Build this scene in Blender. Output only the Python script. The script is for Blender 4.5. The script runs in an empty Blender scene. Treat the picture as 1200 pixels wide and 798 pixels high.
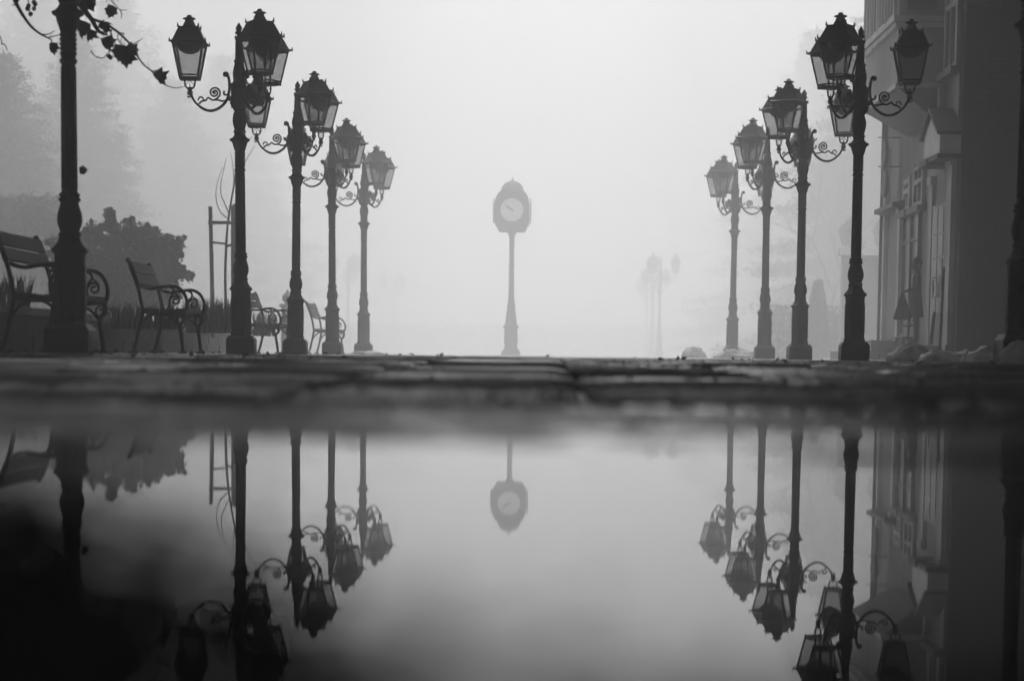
import bpy, math, random
import numpy as np
from mathutils import Vector, Matrix, Euler, noise
R = math.radians
rnd = random.Random(7)
sc = bpy.context.scene
COL = sc.collection

# ------------------------------------------------------------------ camera
cam = bpy.data.cameras.new('camera'); cam_o = bpy.data.objects.new('camera', cam); COL.objects.link(cam_o); sc.camera = cam_o
cam.sensor_width = 36.0; cam.lens = 79.6; cam.clip_start = 0.02; cam.clip_end = 3000
CAM_H = 0.08; PITCH = -5.5; YAW = 0.80; ROLL = -0.60
cam.shift_y = 0.2267
cam_o.location = (0, 0, CAM_H)
# a roll to the left makes the horizon drop towards the right of the picture
CAM_R = Matrix.Rotation(R(YAW), 3, 'Z') @ Matrix.Rotation(R(90 + PITCH), 3, 'X') @ Matrix.Rotation(R(-ROLL), 3, 'Z')
cam_o.rotation_euler = CAM_R.to_euler()
cam.dof.use_dof = True; cam.dof.focus_distance = 30.0; cam.dof.aperture_fstop = 2.8

# ------------------------------------------------------------------ world, sun, exposure
w = bpy.data.worlds.new("World"); sc.world = w; w.use_nodes = True
SUN_EL = 60
nt = w.node_tree
sky = nt.nodes.new('ShaderNodeTexSky'); sky.sky_type = 'NISHITA'; sky.sun_disc = False
sky.sun_elevation = R(SUN_EL); sky.sun_rotation = 0.0; sky.air_density = 1.0; sky.dust_density = 3.0
bw = nt.nodes.new('ShaderNodeRGBToBW')          # the photograph is black and white
nt.links.new(sky.outputs[0], bw.inputs[0]); nt.links.new(bw.outputs[0], nt.nodes['Background'].inputs[0])
nt.nodes['Background'].inputs[1].default_value = 0.07
sl = bpy.data.lights.new('sun', 'SUN'); sl.energy = 1.5; sl.angle = R(12)
so = bpy.data.objects.new('sun', sl); COL.objects.link(so); so.rotation_euler = (R(-(90 - SUN_EL)), 0, 0)
sc.view_settings.view_transform = 'Standard'; sc.view_settings.look = 'None'
sc.view_settings.exposure = 2.45; sc.view_settings.gamma = 1.0
sc.cycles.volume_bounces = 8; sc.cycles.max_bounces = 14; sc.cycles.transparent_max_bounces = 24
sc.cycles.use_denoising = True

# ------------------------------------------------------------------ helpers
def at(px, py, D):
    """point of the plane y = D that stands on the sight line of a place in the photograph"""
    k = 36.0 / cam.lens
    d = CAM_R @ Vector((((px - 600) / 1200) * k, ((399 - py) / 1200 + cam.shift_y) * k, -1))
    return Vector((0, 0, CAM_H)) + d * (D / d.y)
def hor(px): return 415.5 + (px - 640) * 0.0105
def lat(px, D): return at(px, hor(px), D).x

G = 0.055                                        # paving level where the lamps stand (the puddle is level 0)
def zg(y):
    t = min(1, max(0, (y - 2.5) / 12.0)); return G * t * t * (3 - 2 * t)

class MB:
    def __init__(s): s.v = []; s.f = []; s.sm = []
    def add(s, v, f, smooth=False, M=None):
        b = len(s.v)
        for p in v:
            p = Vector(p); s.v.append(tuple(M @ p) if M else tuple(p))
        for q in f: s.f.append(tuple(i + b for i in q)); s.sm.append(smooth)
    def box(s, x0, x1, y0, y1, z0, z1, M=None):
        v = [(x, y, z) for x in (x0, x1) for y in (y0, y1) for z in (z0, z1)]
        s.add(v, [(0, 1, 3, 2), (4, 6, 7, 5), (0, 4, 5, 1), (2, 3, 7, 6), (0, 2, 6, 4), (1, 5, 7, 3)], False, M)
    def cbox(s, x0, x1, y0, y1, z0, z1, b=0.01, M=None):
        """box with a bevelled top"""
        v = []
        for (z, i) in ((z0, 0), (z1 - b, 0), (z1, b)):
            v += [(x0 + i, y0 + i, z), (x1 - i, y0 + i, z), (x1 - i, y1 - i, z), (x0 + i, y1 - i, z)]
        f = [(3, 2, 1, 0), (8, 9, 10, 11)]
        for k in (0, 4):
            for j in range(4): f.append((k + j, k + (j + 1) % 4, k + 4 + (j + 1) % 4, k + 4 + j))
        s.add(v, f, False, M)
    def lathe(s, prof, seg=20, c=(0, 0), smooth=True, phase=0.0, M=None):
        v = []; f = []
        for (r, z) in prof:
            for k in range(seg):
                a = phase + 2 * math.pi * k / seg; v.append((c[0] + r * math.cos(a), c[1] + r * math.sin(a), z))
        n = len(prof)
        for i in range(n - 1):
            for k in range(seg):
                f.append((i * seg + k, i * seg + (k + 1) % seg, (i + 1) * seg + (k + 1) % seg, (i + 1) * seg + k))
        f.append(tuple(range(seg - 1, -1, -1))); f.append(tuple((n - 1) * seg + k for k in range(seg)))
        s.add(v, f, smooth, M)
    def tube(s, pts, r, seg=6, M=None, smooth=True, flat=1.0):
        pts = [Vector(p) for p in pts]; n = len(pts)
        rr = r if isinstance(r, (list, tuple)) else [r] * n
        v = []; up = None
        for i, p in enumerate(pts):
            t = (pts[min(i + 1, n - 1)] - pts[max(i - 1, 0)])
            if t.length < 1e-9: t = Vector((0, 0, 1))
            t.normalize()
            if up is None:
                up = Vector((0, 1, 0)) if abs(t.y) < 0.9 else Vector((1, 0, 0))
            u = up - t * up.dot(t)
            if u.length < 1e-6: u = t.orthogonal()
            u.normalize(); up = u; q = t.cross(u)
            for k in range(seg):
                a = 2 * math.pi * k / seg; v.append(p + (u * math.cos(a) * flat + q * math.sin(a)) * rr[i])
        f = []
        for i in range(n - 1):
            for k in range(seg):
                f.append((i * seg + k, i * seg + (k + 1) % seg, (i + 1) * seg + (k + 1) % seg, (i + 1) * seg + k))
        f.append(tuple(range(seg - 1, -1, -1))); f.append(tuple((n - 1) * seg + k for k in range(seg)))
        s.add(v, f, smooth, M)
    def frustum(s, a0, z0, a1, z1, M=None, b0=None, b1=None):
        b0 = a0 if b0 is None else b0; b1 = a1 if b1 is None else b1
        v = [(-a0, -b0, z0), (a0, -b0, z0), (a0, b0, z0), (-a0, b0, z0), (-a1, -b1, z1), (a1, -b1, z1), (a1, b1, z1), (-a1, b1, z1)]
        s.add(v, [(3, 2, 1, 0), (4, 5, 6, 7)] + [(j, (j + 1) % 4, 4 + (j + 1) % 4, 4 + j) for j in range(4)], False, M)
    def prism(s, poly, d0, d1, axis='y', M=None):
        """extrude a 2-D outline along an axis; poly in (x,z) for y, (y,z) for x, (x,y) for z"""
        n = len(poly); v = []
        for d in (d0, d1):
            for (a, b) in poly: v.append({'y': (a, d, b), 'x': (d, a, b), 'z': (a, b, d)}[axis])
        f = [tuple(range(n)), tuple(range(2 * n - 1, n - 1, -1))] + [(j, j + n, (j + 1) % n + n, (j + 1) % n) for j in range(n)]
        s.add(v, f, False, M)
    def mesh(s, name, m):
        me = bpy.data.meshes.new(name); me.from_pydata(s.v, [], s.f); me.polygons.foreach_set('use_smooth', s.sm)
        me.materials.append(m); me.update(); return me
    def build(s, name, m, parent=None, loc=(0, 0, 0), rot=(0, 0, 0), fix=True):
        me = s.mesh(name, m)
        if fix:
            import bmesh
            bm = bmesh.new(); bm.from_mesh(me); bmesh.ops.recalc_face_normals(bm, faces=bm.faces); bm.to_mesh(me); bm.free()
        return link(name, me, parent, loc, rot)

def link(name, me, parent=None, loc=(0, 0, 0), rot=(0, 0, 0)):
    o = bpy.data.objects.new(name, me); COL.objects.link(o); o.location = loc; o.rotation_euler = rot
    if parent: o.parent = parent
    return o
def tag(o, label=None, cat=None, group=None, kind=None):
    for k, v in (('label', label), ('category', cat), ('group', group), ('kind', kind)):
        if v: o[k] = v
    return o
def thing(name, label, cat, loc=(0, 0, 0), rz=0.0, group=None):
    return tag(link(name, None, None, loc, (0, 0, rz)), label, cat, group)
KIDS = {}
def copy_tree(o, parent=None):
    c = o.copy(); COL.objects.link(c)
    if parent is not None: c.parent = parent
    for ch in list(o.children): copy_tree(ch, c)
    return c
def smooth(pts, n=5):
    """Catmull-Rom through the points"""
    P = [Vector(p) for p in pts]; out = []
    for i in range(len(P) - 1):
        a, b, c, d = P[max(i - 1, 0)], P[i], P[i + 1], P[min(i + 2, len(P) - 1)]
        for k in range(n):
            t = k / n
            out.append(0.5 * ((2 * b) + (c - a) * t + (2 * a - 5 * b + 4 * c - d) * t * t + (3 * b - a - 3 * c + d) * t ** 3))
    out.append(P[-1]); return out
def spiral(cx, cz, r0, r1, a0, turns, n=22):
    return [(cx + (r0 + (r1 - r0) * k / n) * math.cos(a0 + turns * 2 * math.pi * k / n), 0, cz + (r0 + (r1 - r0) * k / n) * math.sin(a0 + turns * 2 * math.pi * k / n)) for k in range(n + 1)]
def leaf_mesh(name, cen, size, m, seed=0, flat=0.0, smin=0.6):
    """many small bent leaves at the given centres, as one mesh"""
    rg = np.random.default_rng(seed); n = len(cen); cen = np.asarray(cen, float)
    nrm = rg.normal(size=(n, 3)); nrm[:, 2] += flat * np.sign(nrm[:, 2]); nrm /= np.linalg.norm(nrm, axis=1)[:, None]
    a = np.cross(nrm, rg.normal(size=(n, 3))); a /= np.linalg.norm(a, axis=1)[:, None]; b = np.cross(nrm, a)
    s = (size * rg.uniform(smin, 1.25, n))[:, None]
    bend = nrm * s * rg.uniform(-.25, .25, n)[:, None]
    v = np.stack([cen - a * s * .55, cen - b * s * .34 + bend, cen + a * s * .55, cen + b * s * .34 + bend], 1).reshape(-1, 3)
    i = np.arange(n) * 4
    f = np.stack([i, i + 1, i + 2, i, i + 2, i + 3], 1).reshape(-1, 3)
    me = bpy.data.meshes.new(name); me.from_pydata(v.tolist(), [], f.tolist()); me.materials.append(m); me.update(); return me

# ------------------------------------------------------------------ materials (the photograph is monochrome, so all greys)
def mat(name, c, rough=0.6, var=0.3, scale=8.0, bump=0.0, bscale=None, spec=0.5, detail=6.0, stretch=None, rvar=0.0):
    m = bpy.data.materials.new(name); m.use_nodes = True; n = m.node_tree; b = n.nodes['Principled BSDF']
    b.inputs['Specular IOR Level'].default_value = spec; b.inputs['Roughness'].default_value = rough
    tc = n.nodes.new('ShaderNodeTexCoord'); mp = n.nodes.new('ShaderNodeMapping'); n.links.new(tc.outputs['Object'], mp.inputs[0])
    if stretch: mp.inputs['Scale'].default_value = stretch
    no = n.nodes.new('ShaderNodeTexNoise'); no.inputs['Scale'].default_value = scale; no.inputs['Detail'].default_value = detail
    n.links.new(mp.outputs[0], no.inputs['Vector'])
    cr = n.nodes.new('ShaderNodeValToRGB'); e = cr.color_ramp.elements
    e[0].position = .3; e[1].position = .7
    lo, hi = c * (1 - var), c * (1 + var); e[0].color = (lo, lo, lo, 1); e[1].color = (hi, hi, hi, 1)
    n.links.new(no.outputs['Fac'], cr.inputs[0]); n.links.new(cr.outputs[0], b.inputs['Base Color'])
    if rvar:
        mr = n.nodes.new('ShaderNodeMapRange'); mr.inputs['From Min'].default_value = .35; mr.inputs['From Max'].default_value = .65
        mr.inputs['To Min'].default_value = max(.03, rough - rvar); mr.inputs['To Max'].default_value = min(1, rough + rvar)
        n2 = n.nodes.new('ShaderNodeTexNoise'); n2.inputs['Scale'].default_value = scale * .6; n.links.new(mp.outputs[0], n2.inputs['Vector'])
        n.links.new(n2.outputs['Fac'], mr.inputs['Value']); n.links.new(mr.outputs[0], b.inputs['Roughness'])
    if bump:
        n3 = n.nodes.new('ShaderNodeTexNoise'); n3.inputs['Scale'].default_value = bscale or scale * 4; n3.inputs['Detail'].default_value = 8
        n.links.new(mp.outputs[0], n3.inputs['Vector'])
        bp = n.nodes.new('ShaderNodeBump'); bp.inputs['Strength'].default_value = bump; bp.inputs['Distance'].default_value = 0.02
        n.links.new(n3.outputs['Fac'], bp.inputs['Height']); n.links.new(bp.outputs[0], b.inputs['Normal'])
    return m
IRON = mat('painted_cast_iron', .018, .6, .4, 14, .35, 60, spec=.3, rvar=.15)
WOOD = mat('painted_wood', .015, .65, .5, 5, .5, 18, spec=.3, stretch=(6, .6, 6))
STAKE = mat('stake_wood', .10, .7, .35, 6, .3, 20, stretch=(6, 6, .6))
DRY = mat('rough_stone', .040, .9, .5, 5, .9, 28, spec=.12, rvar=.1)
WET = mat('wet_stone', .040, .62, .5, 4, .8, 22, spec=.3, rvar=.25)
FARWET = mat('wet_stone_film', .045, .42, .5, 3, .7, 14, spec=.5, rvar=.22)
FILM = mat('wet_film', .04, .32, .4, 7, .5, 40, spec=.5, rvar=.12)
SILT = mat('dark_silt', .012, .95, .5, 6, .9, 30, spec=.06)
GROUND = mat('wet_ground', .14, .55, .55, 1.6, .8, 9, spec=.5, rvar=.25)
SOIL = mat('soil', .03, .9, .4, 4, .6, 12)
PLASTER = mat('pale_plaster', .21, .85, .5, 1.1, .5, 14, stretch=(1, 1, .45))
HOODWHITE = mat('white_render', .62, .8, .2, 3, .2, 20)
TRIM = mat('pale_trim', .40, .75, .35, 2.5, .3, 20)
BRICK = mat('brick', .048, .9, .55, 2.2, .6, 30, spec=.15)
MORTAR = mat('mortar', .025, .9, .3, 5, .4, 25)
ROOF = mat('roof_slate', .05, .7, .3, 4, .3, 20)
STONE = mat('grey_stone', .16, .8, .3, 3, .4, 16)
FOLIAGE = mat('foliage', .055, .7, .35, 1.2, 0)
NEEDLE = mat('needles', .045, .8, .35, .8, 0)
BARK = mat('bark', .05, .85, .4, 6, .6, 18)
DEADLEAF = mat('dry_leaf', .04, .75, .4, 20, .2, 60)
SNOW = mat('dirty_snow_lightened', .86, .8, .25, 9, .9, 22, spec=.2)  # colour lightened to offset the shade over the near heaps
DIAL = mat('clock_dial', .75, .4, .04, 4)
BRONZE = mat('dark_bronze', .035, .5, .4, 9, .3, 30)
CLOTH = mat('dark_cloth', .04, .9, .3, 8, .4, 30)
def glass(name, tint, mixf, rough=.12):
    m = bpy.data.materials.new(name); m.use_nodes = True; n = m.node_tree; n.nodes.clear()
    o = n.nodes.new('ShaderNodeOutputMaterial'); tr = n.nodes.new('ShaderNodeBsdfTransparent'); tr.inputs[0].default_value = (tint,) * 3 + (1,)
    p = n.nodes.new('ShaderNodeBsdfPrincipled'); p.inputs['Roughness'].default_value = rough
    no = n.nodes.new('ShaderNodeTexNoise'); no.inputs['Scale'].default_value = 9
    cr = n.nodes.new('ShaderNodeValToRGB'); cr.color_ramp.elements[0].color = (.08, .08, .08, 1); cr.color_ramp.elements[1].color = (.2, .2, .2, 1)
    n.links.new(no.outputs['Fac'], cr.inputs[0]); n.links.new(cr.outputs[0], p.inputs['Base Color'])
    mx = n.nodes.new('ShaderNodeMixShader'); mx.inputs[0].default_value = mixf
    n.links.new(tr.outputs[0], mx.inputs[1]); n.links.new(p.outputs[0], mx.inputs[2]); n.links.new(mx.outputs[0], o.inputs[0]); return m
GLASS = glass('dusty_glass', .86, .12)
DARKGLASS = mat('window_glass', .025, .3, .3, 2, spec=.2)
WATER = bpy.data.materials.new('puddle_water'); WATER.use_nodes = True
_n = WATER.node_tree; _b = _n.nodes['Principled BSDF']; _b.inputs['Base Color'].default_value = (.008, .008, .008, 1); _b.inputs['Roughness'].default_value = .012; _b.inputs['IOR'].default_value = 1.33; _b.inputs['Specular IOR Level'].default_value = .36
_t = _n.nodes.new('ShaderNodeTexCoord'); _x = _n.nodes.new('ShaderNodeTexNoise'); _x.inputs['Scale'].default_value = 5; _x.inputs['Detail'].default_value = 1
_p = _n.nodes.new('ShaderNodeBump'); _p.inputs['Strength'].default_value = .012; _p.inputs['Distance'].default_value = .01
_n.links.new(_t.outputs['Object'], _x.inputs['Vector']); _n.links.new(_x.outputs['Fac'], _p.inputs['Height']); _n.links.new(_p.outputs[0], _b.inputs['Normal'])

# ------------------------------------------------------------------ the setting: ground, puddle, paving
xs = [-95, -40, -20, -10, -6.01, -6, -4, -2, 0, 2, 4, 6, 6.01, 10, 20, 40, 95]
ys = [-28, -10, -4, 0, 2.5] + [3 + .5 * k for k in range(28)] + [17.01, 20, 25, 32, 40, 50, 65, 90, 130, 180, 225]
mb = MB(); gv = []
for y in ys:
    for x in xs:
        near = (y <= 17 and abs(x) <= 6)
        z = (zg(y) - .035) if near else max(G, zg(y)) - .002
        gv.append((x, y, z))
nx = len(xs)
mb.add(gv, [(j * nx + i, j * nx + i + 1, (j + 1) * nx + i + 1, (j + 1) * nx + i) for j in range(len(ys) - 1) for i in range(nx - 1)])
tag(mb.build('ground', GROUND), kind='structure')
mb = MB(); N = 40
pw = []
for k in range(N):
    a = 2 * math.pi * k / N
    pw.append((0.2 + 3.1 * math.cos(a) * (1 + .06 * math.sin(3 * a + 1)), 1.4 + 2.1 * math.sin(a) * (1 + .05 * math.sin(5 * a)), 0.0))
mb.add(pw, [tuple(range(N))]); tag(mb.build('puddle', WATER), kind='structure')

pave = tag(link('pavement', None), kind='structure')
def slab(x0, x1, y0, y1, e, m, n=14):
    """one paving stone: worn top, rounded edge, real sides"""
    g = .012
    x0 += g + rnd.uniform(0, .006); x1 -= g + rnd.uniform(0, .006); y0 += g; y1 -= g
    tilt = rnd.uniform(-.003, .003); tx = rnd.uniform(-.002, .002)
    v = []; f = []
    for j in range(n + 1):
        for i in range(n + 1):
            u, t = i / n, j / n; x = x0 + (x1 - x0) * u; y = y0 + (y1 - y0) * t
            edge = min(u, 1 - u, t, 1 - t)
            q = Vector((x, y, e)); w_ = noise.noise(q * 1.7) * .004 + noise.noise(q * 4.5) * .0035 + noise.noise(q * 13) * .0038
            z = zg(y) + e + tilt * (t - .5) + tx * (u - .5) + w_ - (.008 if edge < .01 else 0)
            v.append((x + (rnd.uniform(-.01, .01) if edge < .01 else 0), y + (rnd.uniform(-.02, .02) if edge < .01 else 0), z))
    for j in range(n):
        for i in range(n): f.append((j * (n + 1) + i, j * (n + 1) + i + 1, (j + 1) * (n + 1) + i + 1, (j + 1) * (n + 1) + i))
    ring = [i for i in range(n + 1)] + [j * (n + 1) + n for j in range(1, n + 1)] + [n * (n + 1) + i for i in range(n - 1, -1, -1)] + [j * (n + 1) for j in range(n - 1, 0, -1)]
    b = len(v)
    for i in ring: v.append((v[i][0], v[i][1], v[i][2] - .045))
    L = len(ring)
    for k in range(L): f.append((ring[k], b + k, b + (k + 1) % L, ring[(k + 1) % L]))
    me = MB(); me.add(v, f, True); return me.build('paving_slab', m, pave)
strips = [-4.98 + .6335 * k for k in range(17)]       # a long joint runs just right of the middle of the path
nst = 0
for si in range(len(strips) - 1):
    x0, x1 = strips[si], strips[si + 1]
    left = x1 <= .12
    y = (2.52 if left else 2.60) + rnd.uniform(-.06, .06); k = 0
    while y < 16.8:
        L = rnd.uniform(.62, .95) if y < 8 else rnd.uniform(1.0, 1.7)
        if left and y < 5.4 and y + L > 5.2: L = 5.5 - y
        y1 = min(y + L, 17)
        vis = min(abs(x0), abs(x1)) if x0 * x1 > 0 else 0
        if vis < .255 * y1 + .1:
            if left:
                base = .001 if y < 3.7 else (-.006 if y < 5.45 else .007)
                m = DRY if (y < 3.7 or y > 5.4) and rnd.random() < .7 else WET
                if x1 < -1.1 and y > 5.4: base -= .006
            else:
                base = -.002; m = WET if rnd.random() < .6 else DRY
            if y > 5.8 and rnd.random() < .72: m = FARWET
            slab(x0, x1, y, y1, base + rnd.uniform(-.0045, .0045), m, 9); nst += 1
        y = y1; k += 1
# stones breaking the surface: a worn ridge on the right, a dry stone by the lens on the left
mb = MB(); P = [(.22, 1.86), (.5, 1.80), (.85, 1.84), (1.1, 1.9), (1.05, 1.99), (.7, 1.95), (.4, 1.97), (.2, 1.94)]
mb.prism(P, -.03, .0015, 'z'); mb.build('paving_slab', WET, pave)
def bank(name, x0, x1, y0, y1, n, m, fn):
    """a low sheet of silt or stone that breaks the water here and there"""
    v = []; f = []
    for j in range(n + 1):
        for i in range(n + 1):
            x = x0 + (x1 - x0) * i / n; y = y0 + (y1 - y0) * j / n; v.append((x, y, fn(x, y)))
    for j in range(n):
        for i in range(n): f.append((j * (n + 1) + i, j * (n + 1) + i + 1, (j + 1) * (n + 1) + i + 1, (j + 1) * (n + 1) + i))
    mb = MB(); mb.add(v, f, True); return mb.build(name, m, None, fix=False)
def near_left(x, y):                               # dry stone under the lens on the left, plus silt added to dim the reflection
    d = .50 - y + (-.50 * x if x < 0 else -2.5 * x) + .50 * min(1, max(0, -x / .25)) - .25 * max(0, -x - .25)
    q = Vector((x, y, 0)); nz = noise.noise(q * 42) * .0014 + noise.noise(q * 80) * .0030
    return max(-.03, min(.010, max((d + .05) * .0055, (.68 - y) * .009 - .0012) + nz))
tag(bank('dimming_paving_edge', -1.0, .5, .2, 1.7, 260, SILT, near_left), kind='structure')
def rim(x, y):
    q = Vector((x, y, 3)); return (y - 2.14) * .0075 + noise.noise(Vector((x * 1.3, y * 4, 1))) * .0045 + noise.noise(q * 14) * .0030 + noise.noise(q * 40) * .0018 + max(0, -x - .25) * .004
tag(bank('silt', -1.0, 1.0, 1.4, 3.1, 170, FILM, rim), kind='structure')

# dry leaves and grit scattered along the left paving
cen = []
for k in range(90):
    y = rnd.uniform(9, 26); x = -rnd.uniform(.2, .25) * y + abs(rnd.gauss(0, .07)) * y * (1 if rnd.random() < .6 else 2.2)
    cen.append((x, y, zg(y) + .016 + (.004 if y < 17 else 0)))
for k in range(26):
    y = rnd.uniform(10, 30); cen.append((rnd.uniform(.02, .2) * y, y, zg(y) + .008))
tag(link('leaf_litter', leaf_mesh('leaf_litter', cen, .042, DEADLEAF, 3, .6)), 'dark dry leaves and grit scattered over the paving', 'leaf litter', kind='stuff')

mb = MB()                                          # grit: small loose stones over the paving
for k in range(5200):
    y = 2.7 + 12.5 * rnd.random() ** 1.3; x = rnd.uniform(-.27, .24) * y; r_ = rnd.uniform(.0015, .0055) * (1 + (rnd.random() < .06)); z = zg(y) + rnd.uniform(.0, .008)
    a = rnd.uniform(0, 3); c_, s_ = math.cos(a) * r_, math.sin(a) * r_
    mb.add([(x + c_, y + s_, z), (x - s_, y + c_, z), (x - c_, y - s_, z), (x + s_, y - c_, z), (x + rnd.uniform(-.3, .3) * r_, y, z + r_ * rnd.uniform(.5, 1.1)), (x, y, z - r_)], [(0, 1, 4), (1, 2, 4), (2, 3, 4), (3, 0, 4), (1, 0, 5), (2, 1, 5), (3, 2, 5), (0, 3, 5)])
tag(mb.build('grit', WET, fix=False), 'small loose grit over the wet paving stones', 'grit', kind='stuff')

# ------------------------------------------------------------------ street lamps
def build_lamp():
    root = thing('street_lamp', '', 'street lamp')
    mb = MB()                                     # plinth: square block with a chamfered top
    mb.frustum(.157, -.02, .157, .165); mb.frustum(.157, .165, .128, .205); mb.build('plinth', IRON, root)
    mb = MB()                                     # pedestal: eight-sided, with raised panels
    mb.lathe([(.122, .206), (.122, .235), (.113, .25), (.109, .66), (.112, .68), (.112, .70), (.132, .715), (.132, .735), (.112, .75), (.092, .775), (.080, .80), (.074, .825)], 8, smooth=False, phase=math.pi / 8)
    for k in range(8):
        M = Matrix.Rotation(k * math.pi / 4, 4, 'Z'); mb.box(.096, .110, -.028, .028, .29, .62, M)
    mb.build('pedestal', IRON, root)
    mb = MB()                                     # shaft with its bulb, rings, fluted neck and vase collar
    prof = [(.07, .82), (.082, .828), (.082, .842), (.068, .85), (.072, .87), (.086, .905), (.090, .94), (.084, .985), (.070, 1.03), (.062, 1.06), (.078, 1.07), (.078, 1.088), (.062, 1.095), (.074, 1.105), (.074, 1.12), (.056, 1.13),
            (.052, 1.5), (.049, 2.02), (.062, 2.03), (.062, 2.05), (.050, 2.058)]
    for k in range(5): z = 2.08 + k * .032; prof += [(.053, z), (.061, z + .008), (.061, z + .018), (.052, z + .026)]
    prof += [(.060, 2.255), (.078, 2.31), (.086, 2.345), (.112, 2.36), (.114, 2.378), (.088, 2.39), (.068, 2.41), (.058, 2.44), (.070, 2.45), (.070, 2.468), (.058, 2.478), (.066, 2.51), (.078, 2.56), (.080, 2.60), (.070, 2.65), (.056, 2.69),
             (.072, 2.70), (.072, 2.72), (.064, 2.74), (.064, 2.96), (.078, 2.975), (.078, 3.0), (.064, 3.01), (.07, 3.06), (.074, 3.10), (.060, 3.17), (.050, 3.21), (.060, 3.22), (.060, 3.238), (.046, 3.25), (.040, 3.46), (.050, 3.475), (.050, 3.49), (.03, 3.50)]
    mb.lathe(prof, 18)
    for k in range(10):                            # flutes
        a = k * math.pi / 5; mb.tube([(.053 * math.cos(a), .053 * math.sin(a), 1.16), (.049 * math.cos(a), .049 * math.sin(a), 2.0)], .006, 4)
    for k in range(3):                             # acanthus lumps where the arms meet the hub
        a = math.pi + k * 2 * math.pi / 3; M = Matrix.Rotation(a, 4, 'Z')
        mb.box(.05, .092, -.022, .022, 2.72, 2.99, M); mb.lathe([(.0, -.03), (.03, -.015), (.034, .01), (0, .035)], 6, M=M @ Matrix.Translation((.105, 0, 2.82)))
    mb.build('shaft', IRON, root)
    mb = MB(); mb.lathe([(.02, 3.50), (.024, 3.515), (.044, 3.535), (.044, 3.548), (.026, 3.556), (.036, 3.58), (.034, 3.60), (.018, 3.625), (.004, 3.65)], 12); mb.build('finial', IRON, root)
    # arm in the plane y = 0, pointing along +x
    am = MB()
    main = smooth([(.135, 0, 3.085), (.118, 0, 3.05), (.110, 0, 2.97), (.114, 0, 2.90), (.135, 0, 2.82), (.19, 0, 2.745), (.275, 0, 2.695), (.36, 0, 2.692), (.443, 0, 2.735), (.505, 0, 2.80), (.545, 0, 2.89)], 5)
    am.tube(main, [.017 if 3 < i < 40 else .014 for i in range(len(main))], 6)
    am.lathe([(0, -.03), (.026, -.02), (.032, 0), (.024, .02), (0, .036)], 7, M=Matrix.Translation((.142, 0, 3.085)))         # curled bud on the stem
    am.tube(smooth([(.14, 0, 3.10), (.165, 0, 3.105), (.168, 0, 3.075), (.15, 0, 3.066)], 4), .012, 5)
    am.tube(smooth([(.135, 0, 2.83), (.10, 0, 2.80), (.085, 0, 2.78), (.105, 0, 2.765)], 4), .012, 5)                          # leaf tip below
    am.tube(smooth([(.12, 0, 2.87), (.155, 0, 2.862), (.175, 0, 2.88), (.165, 0, 2.905)], 4), .011, 5)
    am.lathe([(.0, -.05), (.03, -.035), (.034, -.01), (.022, .01), (.030, .03), (.024, .045), (0, .05)], 8, M=Matrix.Translation((.548, 0, 2.90)))
    am.tube(smooth([(.53, 0, 2.85), (.565, 0, 2.835), (.575, 0, 2.85)], 4), .010, 5)
    am.tube([(.548, 0, 2.93), (.548, 0, 2.985)], .006, 5)
    for s in (-1, 1):                              # the two prongs that carry the lantern
        am.tube(smooth([(.548, 0, 2.925), (.548 + s * .038, 0, 2.94), (.548 + s * .056, 0, 2.985), (.548 + s * .054, 0, 3.03)], 4), .011, 6)
        am.tube([(.548 + s * .05, 0, 2.97), (.548 - s * .01, 0, 3.025)], .004, 4)
    arm_me = am.mesh('arm', IRON)
    sm = MB()
    sc_ = [(.150, 0, 2.80), (.20, 0, 2.795), (.255, 0, 2.812)]
    sp = [(x, 0, z) for (x, _, z) in spiral(.275, 2.885, .068, .014, -math.pi / 2, -1.85, 30)]
    sm.tube(smooth(sc_, 4)[:-1] + [Vector(p) for p in sp], .011, 5)
    sm.lathe([(0, -.018), (.016, -.006), (.016, .006), (0, .018)], 6, M=Matrix.Translation((.277, 0, 2.882)))
    sm.tube(smooth([(.24, 0, 2.81), (.30, 0, 2.805), (.345, 0, 2.83), (.375, 0, 2.80), (.42, 0, 2.79), (.45, 0, 2.76)], 4), .0105, 5)
    sm.tube(smooth([(.395, 0, 2.80), (.41, 0, 2.83), (.44, 0, 2.835), (.46, 0, 2.80)], 4), .009, 5)
    scroll_me = sm.mesh('scroll', IRON)
    # lantern, its own origin on its axis at lamp height z = 3.03
    fr = MB()
    b, t, h = .100, .165, .385
    fr.frustum(.109, 0, .109, .022); fr.frustum(.109, .022, .096, .03)
    for sx in (-1, 1):
        for sy in (-1, 1):
            fr.tube([(sx * b, sy * b, .02), (sx * t, sy * t, h)], .0135, 4, smooth=False)
            fr.tube([(sx * (t + .03), sy * (t + .03), h + .005), (sx * (t + .034), sy * (t + .034), h + .05)], [.014, .004], 5)   # eaves pins
    for (r0, z0) in ((.105, .045), (.159, h - .012)):
        for a in range(4):
            M = Matrix.Rotation(a * math.pi / 2, 4, 'Z'); fr.tube([(r0, -r0, z0), (r0, r0, z0)], .009, 4, M, smooth=False)
    fr.frustum(.184, h + .0, .197, h + .016); fr.frustum(.197, h + .016, .180, h + .03)
    fr_me = fr.mesh('lantern', IRON)
    rf = MB()
    rf.frustum(.172, h + .03, .112, h + .172); rf.frustum(.117, h + .172, .117, h + .184)
    for sx in (-1, 1):
        for sy in (-1, 1): rf.tube([(sx * .111, sy * .111, h + .178), (sx * .116, sy * .116, h + .222)], [.014, .004], 5)
    rf.lathe([(.088, h + .18), (.068, h + .215), (.050, h + .25), (.044, h + .268), (.070, h + .274), (.072, h + .284), (.05, h + .292), (.028, h + .297), (.026, h + .315), (.018, h + .32)], 12)
    rf_me = rf.mesh('roof', IRON)
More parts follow.
